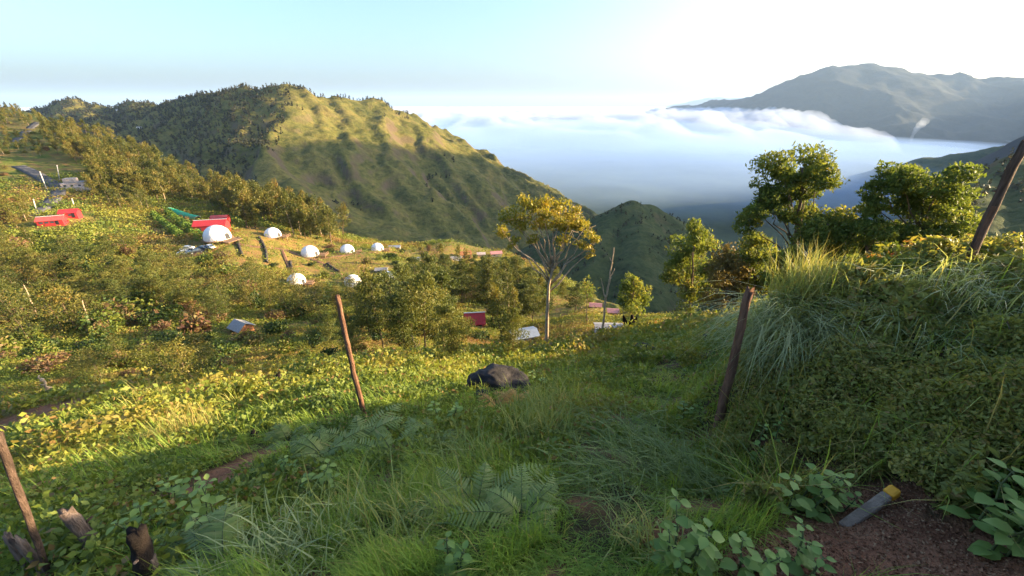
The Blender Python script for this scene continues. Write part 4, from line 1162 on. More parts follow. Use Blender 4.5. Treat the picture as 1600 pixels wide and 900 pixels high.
for px, py, k, s, lab in ((1330,690,0,.30,"low olive bush on the bank above the yellow-tipped marker"), (1410,640,1,.28,"upright olive bush in the middle of the bank face"), (1480,650,2,.30,"spreading bush right of the bank's middle"),
  (1560,640,0,.30,"bush on the bank at the right picture edge"), (1270,660,1,.24,"narrow bush on the bank right of the jagged fence post"), (1380,560,2,.24,"small bush under the bank's soft grey grass"),
  (1450,760,1,.24,"bush low on the bank between the marker and the corner plant"), (1530,720,2,.26,"bush behind the single arching grass sheaf"), (1330,580,0,.24,"tangled bush beside the drooping grey-green grass"), (1590,560,1,.28,"bush under the blurred grass mat at the edge"), (1220,730,0,.2,"small bush at the left foot of the bank")):
    plant("bank_shrub", "shrub", BANKB[k], put(px, py), s, rn.uniform(0, 6.28), "bushes growing on the bank", lab, parts=("stem", "foliage"))
BUSH_RED = [shrub(700, 6, 130, .17, (BARK, LF_RED), 1.1), shrub(701, 5, 120, .18, (BARK, LF_RED), 1.2)]
for px, py, d, k, s, lab in ((1425,440,3.75,0,.34,"red-leaved bush on the bank top between the trees and the slanting pole"), (1380,448,3.8,1,.24,"smaller reddish bush left of the bright red one"), (1468,448,3.7,1,.22,"pinkish bush close to the slanting pole")):
    plant("red_shrub", "shrub", BUSH_RED[k], put(px, py, d), s, rn.uniform(0, 6.28), "reddish bushes on the bank", lab, parts=("stem", "foliage"))
BUSH_LIME = [shrub(710 + i, 7, 130, .15, (BARK, LF_LIME), .9) for i in range(3)]
for px, py, d, k, s, lab in (
  (1340,462,3.8,0,.36,"sunlit lime bush directly right of the crowning tussock"), (1400,462,3.5,1,.30,"yellow-lime bush below the reddish bushes"),
  (1450,460,3.5,2,.28,"lime bush left of the slanting pole's foot"), (1530,450,3.5,0,.28,"pale lime bush right of the slanting pole's foot"),
  (1180,480,6.0,1,.40,"lime bush peeking from behind the top of the right fence post"),
  (385,655,9.5,2,.75,"brownish twiggy sunlit bush left of the long fence post"), (170,660,13,0,.9,"tall pale-leaved bush at the right end of the earth track"),
  (250,690,10,1,.55,"orange-yellow low bush left of the sunlit grass patch"), (200,705,10,2,.55,"yellowish bush on the shade line of the lower left slope"),
  (130,610,24,2,1.1,"grey-green bush between the bent trunks and the grass cushion"), (505,590,12,1,.8,"glowing yellow bush left of the long fence post's middle"),
  (560,575,13,0,.7,"lime bush immediately behind the long fence post"), (1000,560,9.5,2,.62,"dark low bush around the half-buried rock"),
  (930,575,9.5,0,.55,"dull green low bush between the boulder and the half-buried rock"), (1075,560,8.5,1,.5,"round green bush right of the half-buried rock"),
  (650,590,12,1,.6,"yellow-green bush left of the black boulder"), (880,560,14,0,.6,"golden bush beneath the tall golden-leaved tree")):
    plant("lime_shrub", "shrub", BUSH_LIME[k], put(px, py, d), s, rn.uniform(0, 6.28), "bright bushes near the path", lab, parts=("stem", "foliage"))
# ------------------------------------------------------------------ woods on the far slopes (too many and too small to count)
def woods(name, g, n, sel, h0, h1, mat, seed, per=10):
    rng = np.random.default_rng(seed); xs, ys, Z = g
    x = rng.uniform(xs[1], xs[-2], n * 6); y = rng.uniform(ys[1], ys[-2], n * 6)
    z = grid_z(g, x, y)
    px, py, dep = np.array([project(q) for q in np.stack([x, y, z], -1)]).T
    k = sel(x, y, z, px, py, rng); x, y, z = x[k][:n], y[k][:n], z[k][:n]
    H = rng.uniform(h0, h1, len(x))
    C = []; S = []; Tt = []
    for i in range(per):
        f = (i + .5) / per
        a = rng.uniform(0, 6.28, len(x)); rr = H * .30 * sin(pi * (.25 + .7 * f)) * rng.uniform(.2, 1, len(x))
        C.append(np.stack([x + np.cos(a) * rr, y + np.sin(a) * rr, z + H * (.12 + .88 * f)], -1)); S.append(H * rng.uniform(.26, .60, len(x)) * (1.25 - .55 * f)); Tt.append(np.clip(.35 + .15 * rng.normal(size=len(x)), 0, 1))
    V, Q = leaf_quads(np.vstack(C), np.concatenate(S), np.concatenate(S) * .75, rng, up=.5)
    tag(link(name, np_mesh(name, V, Q, None, mat, tint=np.repeat(np.concatenate(Tt), 4))), kind="stuff")
LF_WOODS_SHADE = leaf_mat("shade_toned_woods_leaf", [(0, (.014, .018, .010)), (.4, (.032, .034, .016)), (.7, (.075, .058, .028)), (1, (.15, .095, .05))], .25, .7, 0)  # leaf colours darkened to put more shade on the mountain's left face
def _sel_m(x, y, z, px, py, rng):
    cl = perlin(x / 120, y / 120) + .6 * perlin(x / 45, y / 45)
    left = (px < 455 - .25 * (py - 150)) & (px > -60) & (cl > -.12 - .3 * (py < 240))  # woods on the left flank, packed denser to deepen its shade
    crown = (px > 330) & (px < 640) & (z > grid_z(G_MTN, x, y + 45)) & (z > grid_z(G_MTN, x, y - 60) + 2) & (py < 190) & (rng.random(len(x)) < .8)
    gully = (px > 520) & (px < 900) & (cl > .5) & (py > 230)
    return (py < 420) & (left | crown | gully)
woods("woods", G_MTN, 15000, _sel_m, 5, 11, LF_WOODS_SHADE, 5)
woods("woods", G_HILL, 1500, lambda x, y, z, px, py, r: (perlin(x / 40, y / 40) + .5 * perlin(x / 15, y / 15) > .12) & (py < 470), 3, 7, LF_WOODS_SHADE, 6, 8)
woods("woods", G_HILL3, 900, lambda x, y, z, px, py, r: (perlin(x / 50, y / 50) > -.1) & (px > 1440) & (px < 1720), 4, 9, LF_WOODS_SHADE, 7, 9)

# ------------------------------------------------------------------ buildings
RED = plain_mat("red_paint", (.46, .04, .045), .5, .12, 3)
RED_ROOF = plain_mat("red_sheet_roof", (.66, .10, .085), .45, .12, 2)
PINK = plain_mat("faded_pink_roof", (.55, .25, .23), .6, .15, 2)
WHITE = plain_mat("white_paint", (.78, .76, .72), .6, .06, 3)
CANVAS = plain_mat("white_dome_fabric", (.80, .78, .74), .55, .05, 1.2, .35)
GREY = plain_mat("grey_sheet", (.33, .31, .29), .5, .15, 3)
DARK = plain_mat("dark_opening", (.03, .03, .035), .4, .1, 4)
GLASS = plain_mat("window_glass", (.06, .08, .10), .12, .1, 2, .6)
TIMBER = plain_mat("deck_timber", (.30, .18, .10), .8, .2, 8, .15, (.18, .11, .065))
ORANGE = plain_mat("orange_wall", (.36, .15, .06), .8, .15, 4)
BLUEW = plain_mat("blue_white_sheet", (.24, .28, .34), .4, .1, 1.5, .4)
GREEN_NET = plain_mat("green_net", (.03, .36, .17), .6, .12, 2)
STONE_W = plain_mat("whitewashed_stone", (.62, .52, .46), .85, .18, 2, .2, (.38, .28, .22))

def house(name, cat, px, py, L, W, H, rh, rz, wall, roof, label, group=None, door=True, wins=2, sink=.8, trim=None, d=None, overhang=.3):
    h = put(px, py, d) if d else hit(px, py)
    o = empty(name, h, rz); tag(o, label, cat, group)
    m = MB()
    b = [(-L/2,-W/2,-sink),(L/2,-W/2,-sink),(L/2,W/2,-sink),(-L/2,W/2,-sink),(-L/2,-W/2,H),(L/2,-W/2,H),(L/2,W/2,H),(-L/2,W/2,H),(-L/2,0,H+rh),(L/2,0,H+rh)]
    m.add(b, [(3,2,1,0),(0,1,5,4),(2,3,7,6),(1,2,6,9,5),(3,0,4,8,7)])
    m.build("wall", wall, o)
    r = MB(); e = overhang; t = .10
    k = rh / (W / 2)
    for sg in (-1, 1):
        y0 = sg * (W / 2 + e); z0 = H - k * e
        pts = [(-L/2-e, y0, z0+.03), (L/2+e, y0, z0+.03), (L/2+e, 0, H+rh+.03), (-L/2-e, 0, H+rh+.03)]
        pts += [(x, y, z + t) for x, y, z in pts]
        f = [(0,1,2,3),(7,6,5,4),(0,4,5,1),(1,5,6,2),(2,6,7,3),(3,7,4,0)]
        r.add(pts, f if sg > 0 else [q[::-1] for q in f])
    ro = r.build("roof", roof, o)
    if trim:
        c = MB(); c.box((0, 0, H + rh + t + .06), (L + 2 * e, .3, .1)); c.build("ridge_cap", trim, ro)
    if door:
        q = MB(); q.box((L * .28, -W/2 - .03, min(1.0, H * .48)), (.9, .06, min(2.0, H * .9))); q.build("door", DARK, o)
    for i in range(wins):
        q = MB(); q.box((-L * .32 + i * L * .42 / max(1, wins - 1) if wins > 1 else -L * .2, -W/2 - .03, H * .58), (min(1.1, L * .14), .06, H * .36)); q.build("window", GLASS, o)
    return o

house("lodge", "building", 84, 350, 7.2, 3.8, 1.7, 1.1, .42, RED, RED_ROOF, "long red lodge on the left slope, larger lower end with a white ridge line", "red lodge blocks on the left slope", True, 3, 1.5, WHITE)
house("lodge", "building", 112, 339, 5.2, 3.6, 1.9, 1.0, .42, RED, RED, "smaller red lodge block at the upper right end of the long one", "red lodge blocks on the left slope", True, 2, 1.5, RED_ROOF)
house("restaurant", "building", 334, 362, 11, 5, 3.2, 1.6, .25, RED, RED, "bright red building with a white gable right behind the largest dome", "red buildings behind the largest dome", False, 2, 1.5, WHITE)
house("restaurant", "building", 347, 352, 6, 4, 3.2, 1.2, .25, RED, RED_ROOF, "small red upper block peeking over the building behind the largest dome", "red buildings behind the largest dome", False, 1, 1.5)
house("hut", "hut", 380, 519, 3.0, 2.6, 1.3, .9, -.5, ORANGE, GREY, "little hut with orange walls and a pale grey pitched roof among shrubs", None, True, 1, 1.0)
house("hut", "hut", 742, 505, 4.4, 4.2, 1.0, 1.7, .1, RED_ROOF, RED, "red-roofed house standing alone among the dark trees of the hollow", None, True, 1, 2.0, WHITE)
house("shed", "shed", 818, 532, 4.4, 3.0, 1.5, .5, .3, BLUEW, BLUEW, "bluish-white plastic shed glimpsed behind the golden tree's trunk", None, False, 0, 1.5)
house("hut", "hut", 930, 480, 2.7, 1.8, .7, .4, -.15, STONE_W, PINK, "pink-roofed low hut on the bright field, left one of two", "pink-roofed huts on the bright field", False, 1, 1.0)
house("hut", "hut", 957, 490, 2.3, 1.8, .8, .4, -.15, STONE_W, PINK, "pink-roofed low hut at the field's edge next to the conical tree", "pink-roofed huts on the bright field", False, 1, 1.0)
house("shed", "shed", 951, 517, 4.2, 1.5, .9, .25, -.05, STONE_W, GREY, "long low white shed behind the charred stump", None, False, 0, 1.0)
house("hut", "hut", 727, 402, 5.2, 3.6, 2.0, 1.0, .3, TIMBER, ORANGE, "brown timber hut on the grassy knoll beyond the domes", "huts on the grassy knoll", True, 1, 1.2)
house("hut", "hut", 712, 406, 4.6, 2.6, 1.2, .5, .2, WHITE, GREY, "pale flat-roofed shelter just below the brown timber hut", "huts on the grassy knoll", False, 1, 1.2)
house("hut", "hut", 752, 400, 3.6, 2.4, 1.2, .6, .1, STONE_W, STONE_W, "tiny sandy hut right of the brown timber hut", "huts on the grassy knoll", False, 0, 1.2)
house("hut", "hut", 775, 400, 5.2, 3.2, 1.6, .7, .25, GREY, PINK, "grey-pink roofed hut at the left edge of the golden crown", "huts on the grassy knoll", False, 1, 1.2)
house("shed", "shed", 617, 390, 5.2, 3.0, 1.6, .5, .1, GREY, BLUEW, "grey shed next to the last dome of the back row", "sheds beside the domes", False, 1, 1.2)
house("shed", "shed", 597, 426, 4.0, 2.6, 1.4, .5, .1, GREY, GREY, "dark grey shed above the half-hidden dome", "sheds beside the domes", False, 1, 1.2)
house("shed", "shed", 650, 408, 3.4, 2.4, 1.2, .4, .1, GREY, BLUEW, "small bluish shed on the green slope right of the domes", "sheds beside the domes", False, 0, 1.2)
# stepped whitewashed house by the road
h = hit(122, 294); o = empty("terrace_house", h, .35); tag(o, "whitewashed stepped house with rubble terraces beside the road bend", "building")
for nm, c, sz in (("wall", (0, 0, 1.2), (10, 6, 3.6)), ("terrace", (1.5, -3.4, -.2), (14, 3, 3.2)), ("terrace", (4.5, -5.6, -1.6), (10, 2.4, 3.0)), ("upper_storey", (-2, .8, 4.0), (4.6, 4, 2.0))):
    m = MB(); m.box(c, sz); m.build(nm, STONE_W, o, bevel=.15)
m = MB(); m.box((1.8, 0, 3.12), (6.4, 6.4, .2)); m.build("roof", GREY, o)
for x in (-3.2, -.4, 2.6):
    m = MB(); m.box((x, -3.03, 1.6), (1.0, .08, 1.2)); m.build("window", GLASS, o)

# ------------------------------------------------------------------ glamping domes
import bmesh
def dome_parts(R, seed):
    bm = bmesh.new(); bmesh.ops.create_icosphere(bm, subdivisions=3, radius=R)
    bmesh.ops.rotate(bm, verts=bm.verts, matrix=Matrix.Rotation(seed * .7, 3, 'Z'))
    geom = list(bm.verts) + list(bm.edges) + list(bm.faces)
    bmesh.ops.bisect_plane(bm, geom=geom, plane_co=(0, 0, -R * .12), plane_no=(0, 0, -1), clear_outer=True)
    me = bpy.data.meshes.new("dome_cover"); bm.to_mesh(me); bm.free(); me.materials.append(CANVAS); return me
def dome(px, py, wpx, label, deck_dir=0.25, rail=True, d=None):
    h = hit(px, py); dep = project(h)[2]; R = wpx * dep / F_PX / 2
    rz = math.atan2(-h[1], -h[0])                     # local +x looks back down the slope to the path
    o = empty("dome_tent", h + [0, 0, R * .22], 0); tag(o, label, "dome tent", "white dome tents of the camp")
    link("dome_cover", dome_parts(R, px % 7), o)
    m = MB(); n = 20
    top = [(R * 1.12 * cos(2 * pi * k / n), R * 1.12 * sin(2 * pi * k / n), -R * .12) for k in range(n)]
    m.add(top + [(x, y, z - .22) for x, y, z in top], [tuple(range(n)), tuple(range(2 * n - 1, n - 1, -1))] + [(k, k + n, (k + 1) % n + n, (k + 1) % n) for k in range(n)])
    m.build("platform", TIMBER, o)
    # the door and the bay window look to the right and towards the path
    da = rz + .75
    dm = MB(); M = Matrix.Rotation(da, 4, 'Z')
    w_, hh = R * .30, R * .58; pr = [(-w_, 0), (w_, 0), (w_, hh * .7), (w_ * .6, hh * .95), (0, hh), (-w_ * .6, hh * .95), (-w_, hh * .7)]
    V0 = [M @ Vector((R * 1.015 - .10 * z / hh * R * .35 * 2, y, z - R * .12)) for y, z in pr]; V1 = [M @ Vector((R * .80, y, z - R * .12)) for y, z in pr]
    dm.add(V0 + V1, [tuple(range(7))] + [(k, k + 7, (k + 1) % 7 + 7, (k + 1) % 7) for k in range(7)])
    fr = dm.build("porch", CANVAS, o)
    m = MB(); V2 = [M @ Vector((R * 1.03 - .10 * z / hh * R * .35 * 2, y * .7, z * .85 - R * .10)) for y, z in pr]; m.add(V2, [tuple(range(7))]); m.build("door", DARK, fr)
    # deck with railing on the side away from the hill
    a = deck_dir; M = Matrix.Rotation(a, 4, 'Z')
    dk = MB(); dk.box((R * 1.45, 0, -R * .12 - .14), (R * 1.0, R * 1.3, .18), M=M); do = dk.build("deck", TIMBER, o)
    for sx, sy in ((1.9, -.6), (1.9, .6), (1.9, 0), (1.4, -.62), (1.4, .62)):
        p = M @ Vector((R * sx, R * sy, 0)); pm = MB(); pm.box((p.x, p.y, -R * .12 - .3), (.14, .14, 1.6 if rail else .5)); 
        pm.build("post", TIMBER, do)
    for sx in (1.9, 1.4, 1.0):
        p = M @ Vector((R * sx, -R * .55, 0)); pm = MB(); pm.box((p.x, p.y, -R * .12 - 1.3), (.16, .16, 2.4)); pm.build("stilt", TIMBER, do)
    if rail:
        rm = MB(); rm.box((R * 1.9, 0, -R * .12 + .5), (.10, R * 1.3, .10), M=M); rm.box((R * 1.62, -R * .63, -R * .12 + .5), (R * .6, .10, .10), M=M); rm.box((R * 1.62, R * .63, -R * .12 + .5), (R * .6, .10, .10), M=M); rm.build("railing", TIMBER, do)
    return o
dome(341, 374, 37, "largest white dome, in front of the red building", -.3, False)
dome(427, 370, 24, "white dome alone below the dense trees, highest of the row", 0.1)
dome(485, 399, 26, "white dome in the middle of the cleared orange turf, shadow on its left", 0.1)
dome(543, 394, 21, "small white dome below the tall tree wall, between two others of the back row", 0.1)
dome(590, 391, 19, "last dome of the back row, beside the grey shed", 0.1)
dome(464, 443, 27, "white dome partly sunk behind shrubs, lower left of the camp", 0.1)
dome(552, 445, 27, "white dome with a stilted timber deck on its right side", -.2)
dome(606, 438, 24, "dome half hidden behind leafy trees, lowest on the right", 0.1)

# ------------------------------------------------------------------ road, cars, hedges, net, walls
def ribbon(name, pts, width, mat, lift=.05, kind="structure"):
    P3 = hits(np.array(pts, float)); P3 = P3[~np.isnan(P3[:, 0])]
    t = np.linspace(0, 1, len(P3) * 6); s = np.linspace(0, 1, len(P3))
    c = np.stack([np.interp(t, s, P3[:, k]) for k in range(3)], -1)
    for _ in range(6): c[1:-1] = (c[:-2] + 2 * c[1:-1] + c[2:]) / 4
    g = np.gradient(c[:, :2], axis=0); g /= np.linalg.norm(g, axis=1)[:, None] + 1e-9
    nrm = np.stack([-g[:, 1], g[:, 0]], -1)
    V = []
    for k in (-.5, -.17, .17, .5):
        xy = c[:, :2] + nrm * k * width; V.append(np.column_stack([xy, height(xy[:, 0], xy[:, 1])]))
    zc = np.max([v[:, 2] for v in V], axis=0) + lift
    for v in V: v[:, 2] = zc
    n = len(c); V = np.vstack(V + [np.column_stack([V[0][:, :2], zc - 2.5]), np.column_stack([V[3][:, :2], zc - 2.5])])
    Q = []
    for a, b in ((0, 1), (1, 2), (2, 3), (4, 0), (3, 5)):
        Q += [(a * n + i, a * n + i + 1, b * n + i + 1, b * n + i) for i in range(n - 1)]
    return tag(link(name, np_mesh(name, V, np.array(Q), None, mat, smooth=False)), kind=kind)
ASPH = plain_mat("asphalt", (.12, .115, .115), .9, .2, 1.5, .15)
DIRT = plain_mat("beaten_earth", (.24, .13, .075), .95, .2, .8, .1)
ribbon("road", [(-30,352),(0,346),(35,341),(66,325),(84,312),(92,300),(88,288),(70,280),(50,270),(28,259)], 5.5, ASPH, .2)
ribbon("road", [(22,222),(34,211),(48,200),(60,190)], 4.5, ASPH)
ribbon("path", [(250,402),(275,399),(300,397),(325,392),(336,386)], 6.0, DIRT)

ribbon('path', [(352,380),(395,386),(440,388),(485,403),(520,402),(545,399),(590,395)], 1.5, DIRT)
ribbon('path', [(485,403),(520,418),(552,449),(606,442)], 1.3, DIRT)
ribbon('path', [(440,390),(452,418),(464,446)], 1.2, DIRT)
PAINT_W = plain_mat("white_car_paint", (.75, .76, .78), .25, .02, 1, .6)
PAINT_G = plain_mat("silver_car_paint", (.42, .44, .47), .25, .03, 1, .6)
PAINT_D = plain_mat("dark_car_paint", (.04, .045, .055), .25, .03, 1, .6)
RUBBER = plain_mat("tyre_rubber", (.025, .025, .025), .8, .1, 6)
def car(px, py, rz, paint, label):
    h = hit(px, py); o = empty("parked_car", h + [0, 0, .15], rz); tag(o, label, "car", "cars parked below the hedges")
    prof = [(-2.1, .35), (-2.15, .8), (-1.9, .98), (-1.3, 1.0), (-.75, 1.48), (.75, 1.52), (1.55, 1.02), (2.1, .92), (2.2, .55), (2.1, .35)]
    bm_ = MB(); nP = len(prof)
    def ring(y, ins): return [(x, y, z if z < 1.05 else z) for x, z in prof]
    A = [(x, -.84 if z < 1.1 else -.66, z) for x, z in prof]; B = [(x, .84 if z < 1.1 else .66, z) for x, z in prof]
    bm_.add(A + B, [tuple(range(nP)), tuple(range(2 * nP - 1, nP - 1, -1))] + [(k + nP, (k + 1) % nP + nP, (k + 1) % nP, k) for k in range(nP)])
    bm_.build("body", paint, o, bevel=.06)
    for sg in (-1, 1):
        g = MB(); pts = [(-1.2, .845, 1.03), (1.35, .845, 1.05), (.72, .69, 1.44), (-.72, .69, 1.42)]
        pts = [(x, sg * (y + .012), z) for x, y, z in pts]; g.add(pts, [(0, 1, 2, 3)] if sg < 0 else [(3, 2, 1, 0)]); g.build("side_window", GLASS, o)
    g = MB(); g.add([(1.57, -.7, 1.05), (1.57, .7, 1.05), (.80, .6, 1.515), (.80, -.6, 1.515)], [(0, 1, 2, 3)]); wo_ = g.build("windscreen", GLASS, o); wo_.location = (.02, 0, .02)
    for x in (-1.35, 1.35):
        for y in (-.78, .78):
            w_ = MB(); w_.tube([(x, y - .11, .34), (x, y + .11, .34)], .34, 14); wl = w_.build("wheel", RUBBER, o)
            rm = MB(); rm.tube([(x, y - .12, .34), (x, y + .12, .34)], .19, 10); rm.build("rim", PAINT_G, wl)
car(289, 398, .35, PAINT_W, "white car parked nearest the slope edge below the hedges")
car(293, 391, .25, PAINT_G, "silver car parked directly behind the white one")
car(308, 396, .7, PAINT_D, "dark car parked right of the white one")
car(318, 391, -.2, PAINT_D, "dark car half hidden near the foot of the hedges")
car(329, 389, -.4, PAINT_W, "pale car at the right end of the parking strip, by the shrubs")

LF_HEDGE = leaf_mat("hedge_leaf", [(0, (.05, .10, .02)), (.5, (.13, .21, .03)), (1, (.22, .28, .05))], .3, .6, .1)
def hedge(p0, p1, w_, h_, label, seed):
    a, b = hit(*p0), hit(*p1); rng = np.random.default_rng(seed); n = 2600; t = rng.random(n)
    c = a + (b - a) * t[:, None]; u = unit(n, rng)
    q = c + u * [w_, w_, 0] + np.column_stack([np.zeros((n, 2)), np.abs(u[:, 2]) * h_]); q[:, 2] = height(q[:, 0], q[:, 1]) + np.abs(u[:, 2]) * h_ * rng.uniform(.8, 1.15, n)
    V, Q = leaf_quads(q - a, rng.uniform(.35, .8, n), .4, rng, up=.4)
    o = link("hedge", np_mesh("hedge", V, Q, None, LF_HEDGE, tint=np.repeat(np.clip(.55 + .1 * rng.normal(size=n), 0, 1), 4))); o.location = a
    tag(o, label, "hedge", "bright hedges above the parked cars")
hedge((242,338), (284,372), 1.6, 2.8, "left one of two bright green hedges running down to the parked cars", 1)
hedge((263,334), (318,378), 1.8, 3.3, "right and thicker one of two bright green hedges, ending at the largest dome", 2)
# net tunnel
a, b = hit(266, 331), hit(311, 345); o = empty("net_tunnel", a); tag(o, "green net tunnel lying on the slope left of the red building", "net tunnel")
m = MB(); k = 10; ring = []
for i in range(k + 1):
    c = (b - a) * i / k; g = (b - a) / np.linalg.norm(b - a); s = np.array([-g[1], g[0], 0]); w_ = 2.6 * (.75 + .25 * sin(pi * i / k))
    c[2] = gz(a[0] + c[0], a[1] + c[1]) - a[2]
    ring.append([c + s * w_ * cos(q) + np.array([0, 0, 2.2 * sin(q) + .05 * sin(i * 3)]) for q in np.linspace(0, pi, 7)])
m.add([v for r_ in ring for v in r_], [(i * 7 + j, (i + 1) * 7 + j, (i + 1) * 7 + j + 1, i * 7 + j + 1) for i in range(k) for j in range(6)]); m.build("net_cover", GREEN_NET, o, smooth=True)
for i in (0, 5, 10):
    m = MB(); m.tube([v + np.array([0, 0, .02]) for v in ring[i]], .06, 5); m.build("hoop", GREY, o)
DARKSTONE = plain_mat("dark_stone", (.085, .07, .06), .95, .25, 2, .1, (.04, .034, .03), .4)
def low_wall(pts, w_, h_, label):
    P3 = hits(np.array(pts, float)); o = empty("stone_wall", P3[0]); tag(o, label, "wall", "dark stone walls on the camp slope")
    t = np.linspace(0, 1, len(P3) * 5); s = np.linspace(0, 1, len(P3)); c = np.stack([np.interp(t, s, P3[:, k]) for k in range(3)], -1)
    g = np.gradient(c[:, :2], axis=0); g /= np.linalg.norm(g, axis=1)[:, None] + 1e-9; nn = np.stack([-g[:, 1], g[:, 0]], -1)
    rr = np.random.default_rng(3); n = len(c); z = height(c[:, 0], c[:, 1])
    prof = [(-w_/2, -.8), (-w_/2, h_ * .9), (0, h_), (w_/2, h_ * .9), (w_/2, -.8)]
    V = []
    for a_, b_ in prof:
        xy = c[:, :2] + nn * (a_ * (1 + .2 * rr.normal(size=n)))[:, None]; V.append(np.column_stack([xy, z + b_ * (1 + .12 * rr.normal(size=n))]) - P3[0])
    V = np.vstack(V); Q = [(a_ * n + i, a_ * n + i + 1, (a_ + 1) * n + i + 1, (a_ + 1) * n + i) for a_ in range(4) for i in range(n - 1)]
    link("coping", np_mesh("wall", V, np.array(Q), None, DARKSTONE), o)
    m = MB(); m.box(tuple(np.append(c[0, :2], z[0] + h_ * .45) - P3[0]), (w_ * 1.3, w_ * 1.3, h_ * 1.3)); m.build("end_pier", DARKSTONE, o)
low_wall([(372,374),(373,384),(377,394),(379,401)], 0.75, .65, "crooked dark stone wall running down below the largest dome")
low_wall([(405,373),(412,383),(416,393),(417,411)], 0.75, .65, "longer dark stone wall running down between the largest dome and the mid-turf dome")
low_wall([(453,408),(456,420),(457,425)], 0.75, .65, "short dark stone wall just above the sunk dome")
low_wall([(512,413),(521,420),(530,427)], 0.75, .65, "slanting dark stone wall above the dome with the timber deck")

# utility poles
CONC = plain_mat("pale_concrete", (.60, .57, .53), .8, .1, 4)
for (bx, by), (tx, ty), lab in (((74,299),(62,268),"leaning white pole on the outer side of the road bend"), ((93,281),(89,258),"white pole at the inner side of the road bend, by the stepped house"), ((56,327),(52,311),"thin white pole on the slope under the road bend"), ((116,322),(112,310),"short pale pole above the smaller red lodge")):
    h = hit(bx, by); q = ray(tx, ty); t3 = CAM + q * (h[1] / q[1])
    o = empty("utility_pole", h); tag(o, lab, "pole", "white poles along the road")
    m = MB(); m.tube([(0, 0, -.5), tuple((t3 - h) * .5), tuple(t3 - h)], [.22, .19, .15], 8); m.build("shaft", CONC, o, smooth=True)
    m = MB(); e = t3 - h; m.box((e[0], e[1], e[2] - .5), (1.5, .12, .12), M=None); m.build("crossarm", TIMBER, o)
# far little houses on the skyline ridge
for px, py, lab in ((173,166,"tiny white house on the far ridge left of the peak, upper one"), (185,173,"tiny white house on the far ridge left of the peak, lower one"), (218,201,"lone white speck of a house in the shaded valley below the far ridge")):
    q = ray(px, py); best = None
    for dd in np.arange(500, 1800, 6.0):
        p = CAM + q * dd
        if p[2] < grid_z(G_MTN, p[0], p[1]): best = p; break
    if best is None: continue
    o = empty("far_house", best, .4); tag(o, lab, "house", "tiny houses on the far ridge")
    m = MB(); m.box((0, 0, 1.0), (11, 7, 5)); m.build("wall", WHITE, o)
    m = MB(); m.add([(-6, -4, 3.5), (6, -4, 3.5), (6, 4, 3.5), (-6, 4, 3.5), (-6, 0, 5.5), (6, 0, 5.5)], [(0, 1, 5, 4), (2, 3, 4, 5), (0, 4, 3), (1, 2, 5), (3, 2, 1, 0)]); m.build("roof", GREY, o)

# ------------------------------------------------------------------ posts, stumps, rocks of the foreground
POST = plain_mat("weathered_post", (.27, .145, .090), .85, .3, 40, .15, (.085, .042, .028), 1.0, grain=.12)
POSTD = plain_mat("dark_weathered_post", (.16, .105, .078), .9, .3, 40, .1, (.045, .032, .024), 1.0, grain=.12)
GREYW = plain_mat("grey_split_wood", (.30, .22, .17), .9, .3, 45, .1, (.085, .06, .048), 1.0, grain=.12)
CHAR = plain_mat("charred_wood", (.030, .022, .018), .95, .3, 9, .1, (.012, .01, .009), .9)
def post(name, base, top, d, r, mat, label, cat="post", group=None, dtop=None, ragged=.3, bark=None, parts=True, r1=None):
    f = P(base[0], base[1], d) if d else hit(*base)
    zg = gz(f[0], f[1])
    if d: pass
    f = np.array([f[0], f[1], f[2]])
    q = ray(*top); t3 = CAM + q * ((f[1] if dtop is None else dtop) / q[1])
    v = t3 - f; L = np.linalg.norm(v); rng = np.random.default_rng(int(base[0] + 3 * base[1]))
    f0 = f - v / L * max(.15, (f[2] - zg) / max(.2, v[2] / L) + .12)
    o = empty(name, f0); tag(o, label, cat, group)
    n = 16; t = np.linspace(0, 1, n); c = (t3 - f0) * t[:, None] + rng.normal(size=(n, 3)) * r * .10
    s1 = unit(1, rng)[0]; s1[2] = 0; c += s1 * (np.sin(t * pi) * r * .5)[:, None]
    rr = r + ((r1 if r1 else r * .85) - r) * t
    k = 11
    V, Q, T = tube(c, rr, k, .10, rng)
    prof = 1 + .13 * rng.normal(size=k)                              # a split log is not round
    for i in range(n):
        V[i * k:(i + 1) * k] = c[i] + (V[i * k:(i + 1) * k] - c[i]) * prof[:, None]
    ax = (t3 - f0) / np.linalg.norm(t3 - f0)
    V[(n - 1) * k:n * k] += ax * (rng.uniform(-1, 1, k) * r * 2.2 * ragged)[:, None]
    link("shaft", np_mesh("shaft", V, Q, T, mat, smooth=False), o)
    if parts:                                                        # a slab of bark and a stub left on the wood
        m = MB(); a_ = c[int(n * .45)]; w1 = np.cross(ax, s1); 
        pts = [c[i] + w1 * rr[i] * 1.02 + s1 * rr[i] * sg * .5 for i in range(4, 11) for sg in (-1, 1)]
        pts2 = [p_ + w1 * r * .18 for p_ in pts]; mm = len(pts)
        m.add(pts + pts2, [(2*i, 2*i+1, 2*i+3, 2*i+2) for i in range(6)] + [(mm+2*i+2, mm+2*i+3, mm+2*i+1, mm+2*i) for i in range(6)] + [(2*i, 2*i+2, mm+2*i+2, mm+2*i) for i in range(6)] + [(2*i+3, 2*i+1, mm+2*i+1, mm+2*i+3) for i in range(6)] + [(0, mm, mm+1, 1), (13, mm+13, mm+12, 12)])
        m.build("bark_strip", bark or mat, o)
        m = MB(); b_ = c[int(n * .7)]; m.tube([b_, b_ + s1 * r * 1.5 + ax * r * .5], [r * .25, r * .16], 6); m.build("branch_stub", bark or mat, o)
    return o
FG = "old wooden posts of the broken fence"
post("fence_post", (571,655), (526,461), None, .027, POST, "long thin brown fence post standing alone left of the middle", "post", FG, bark=POSTD)
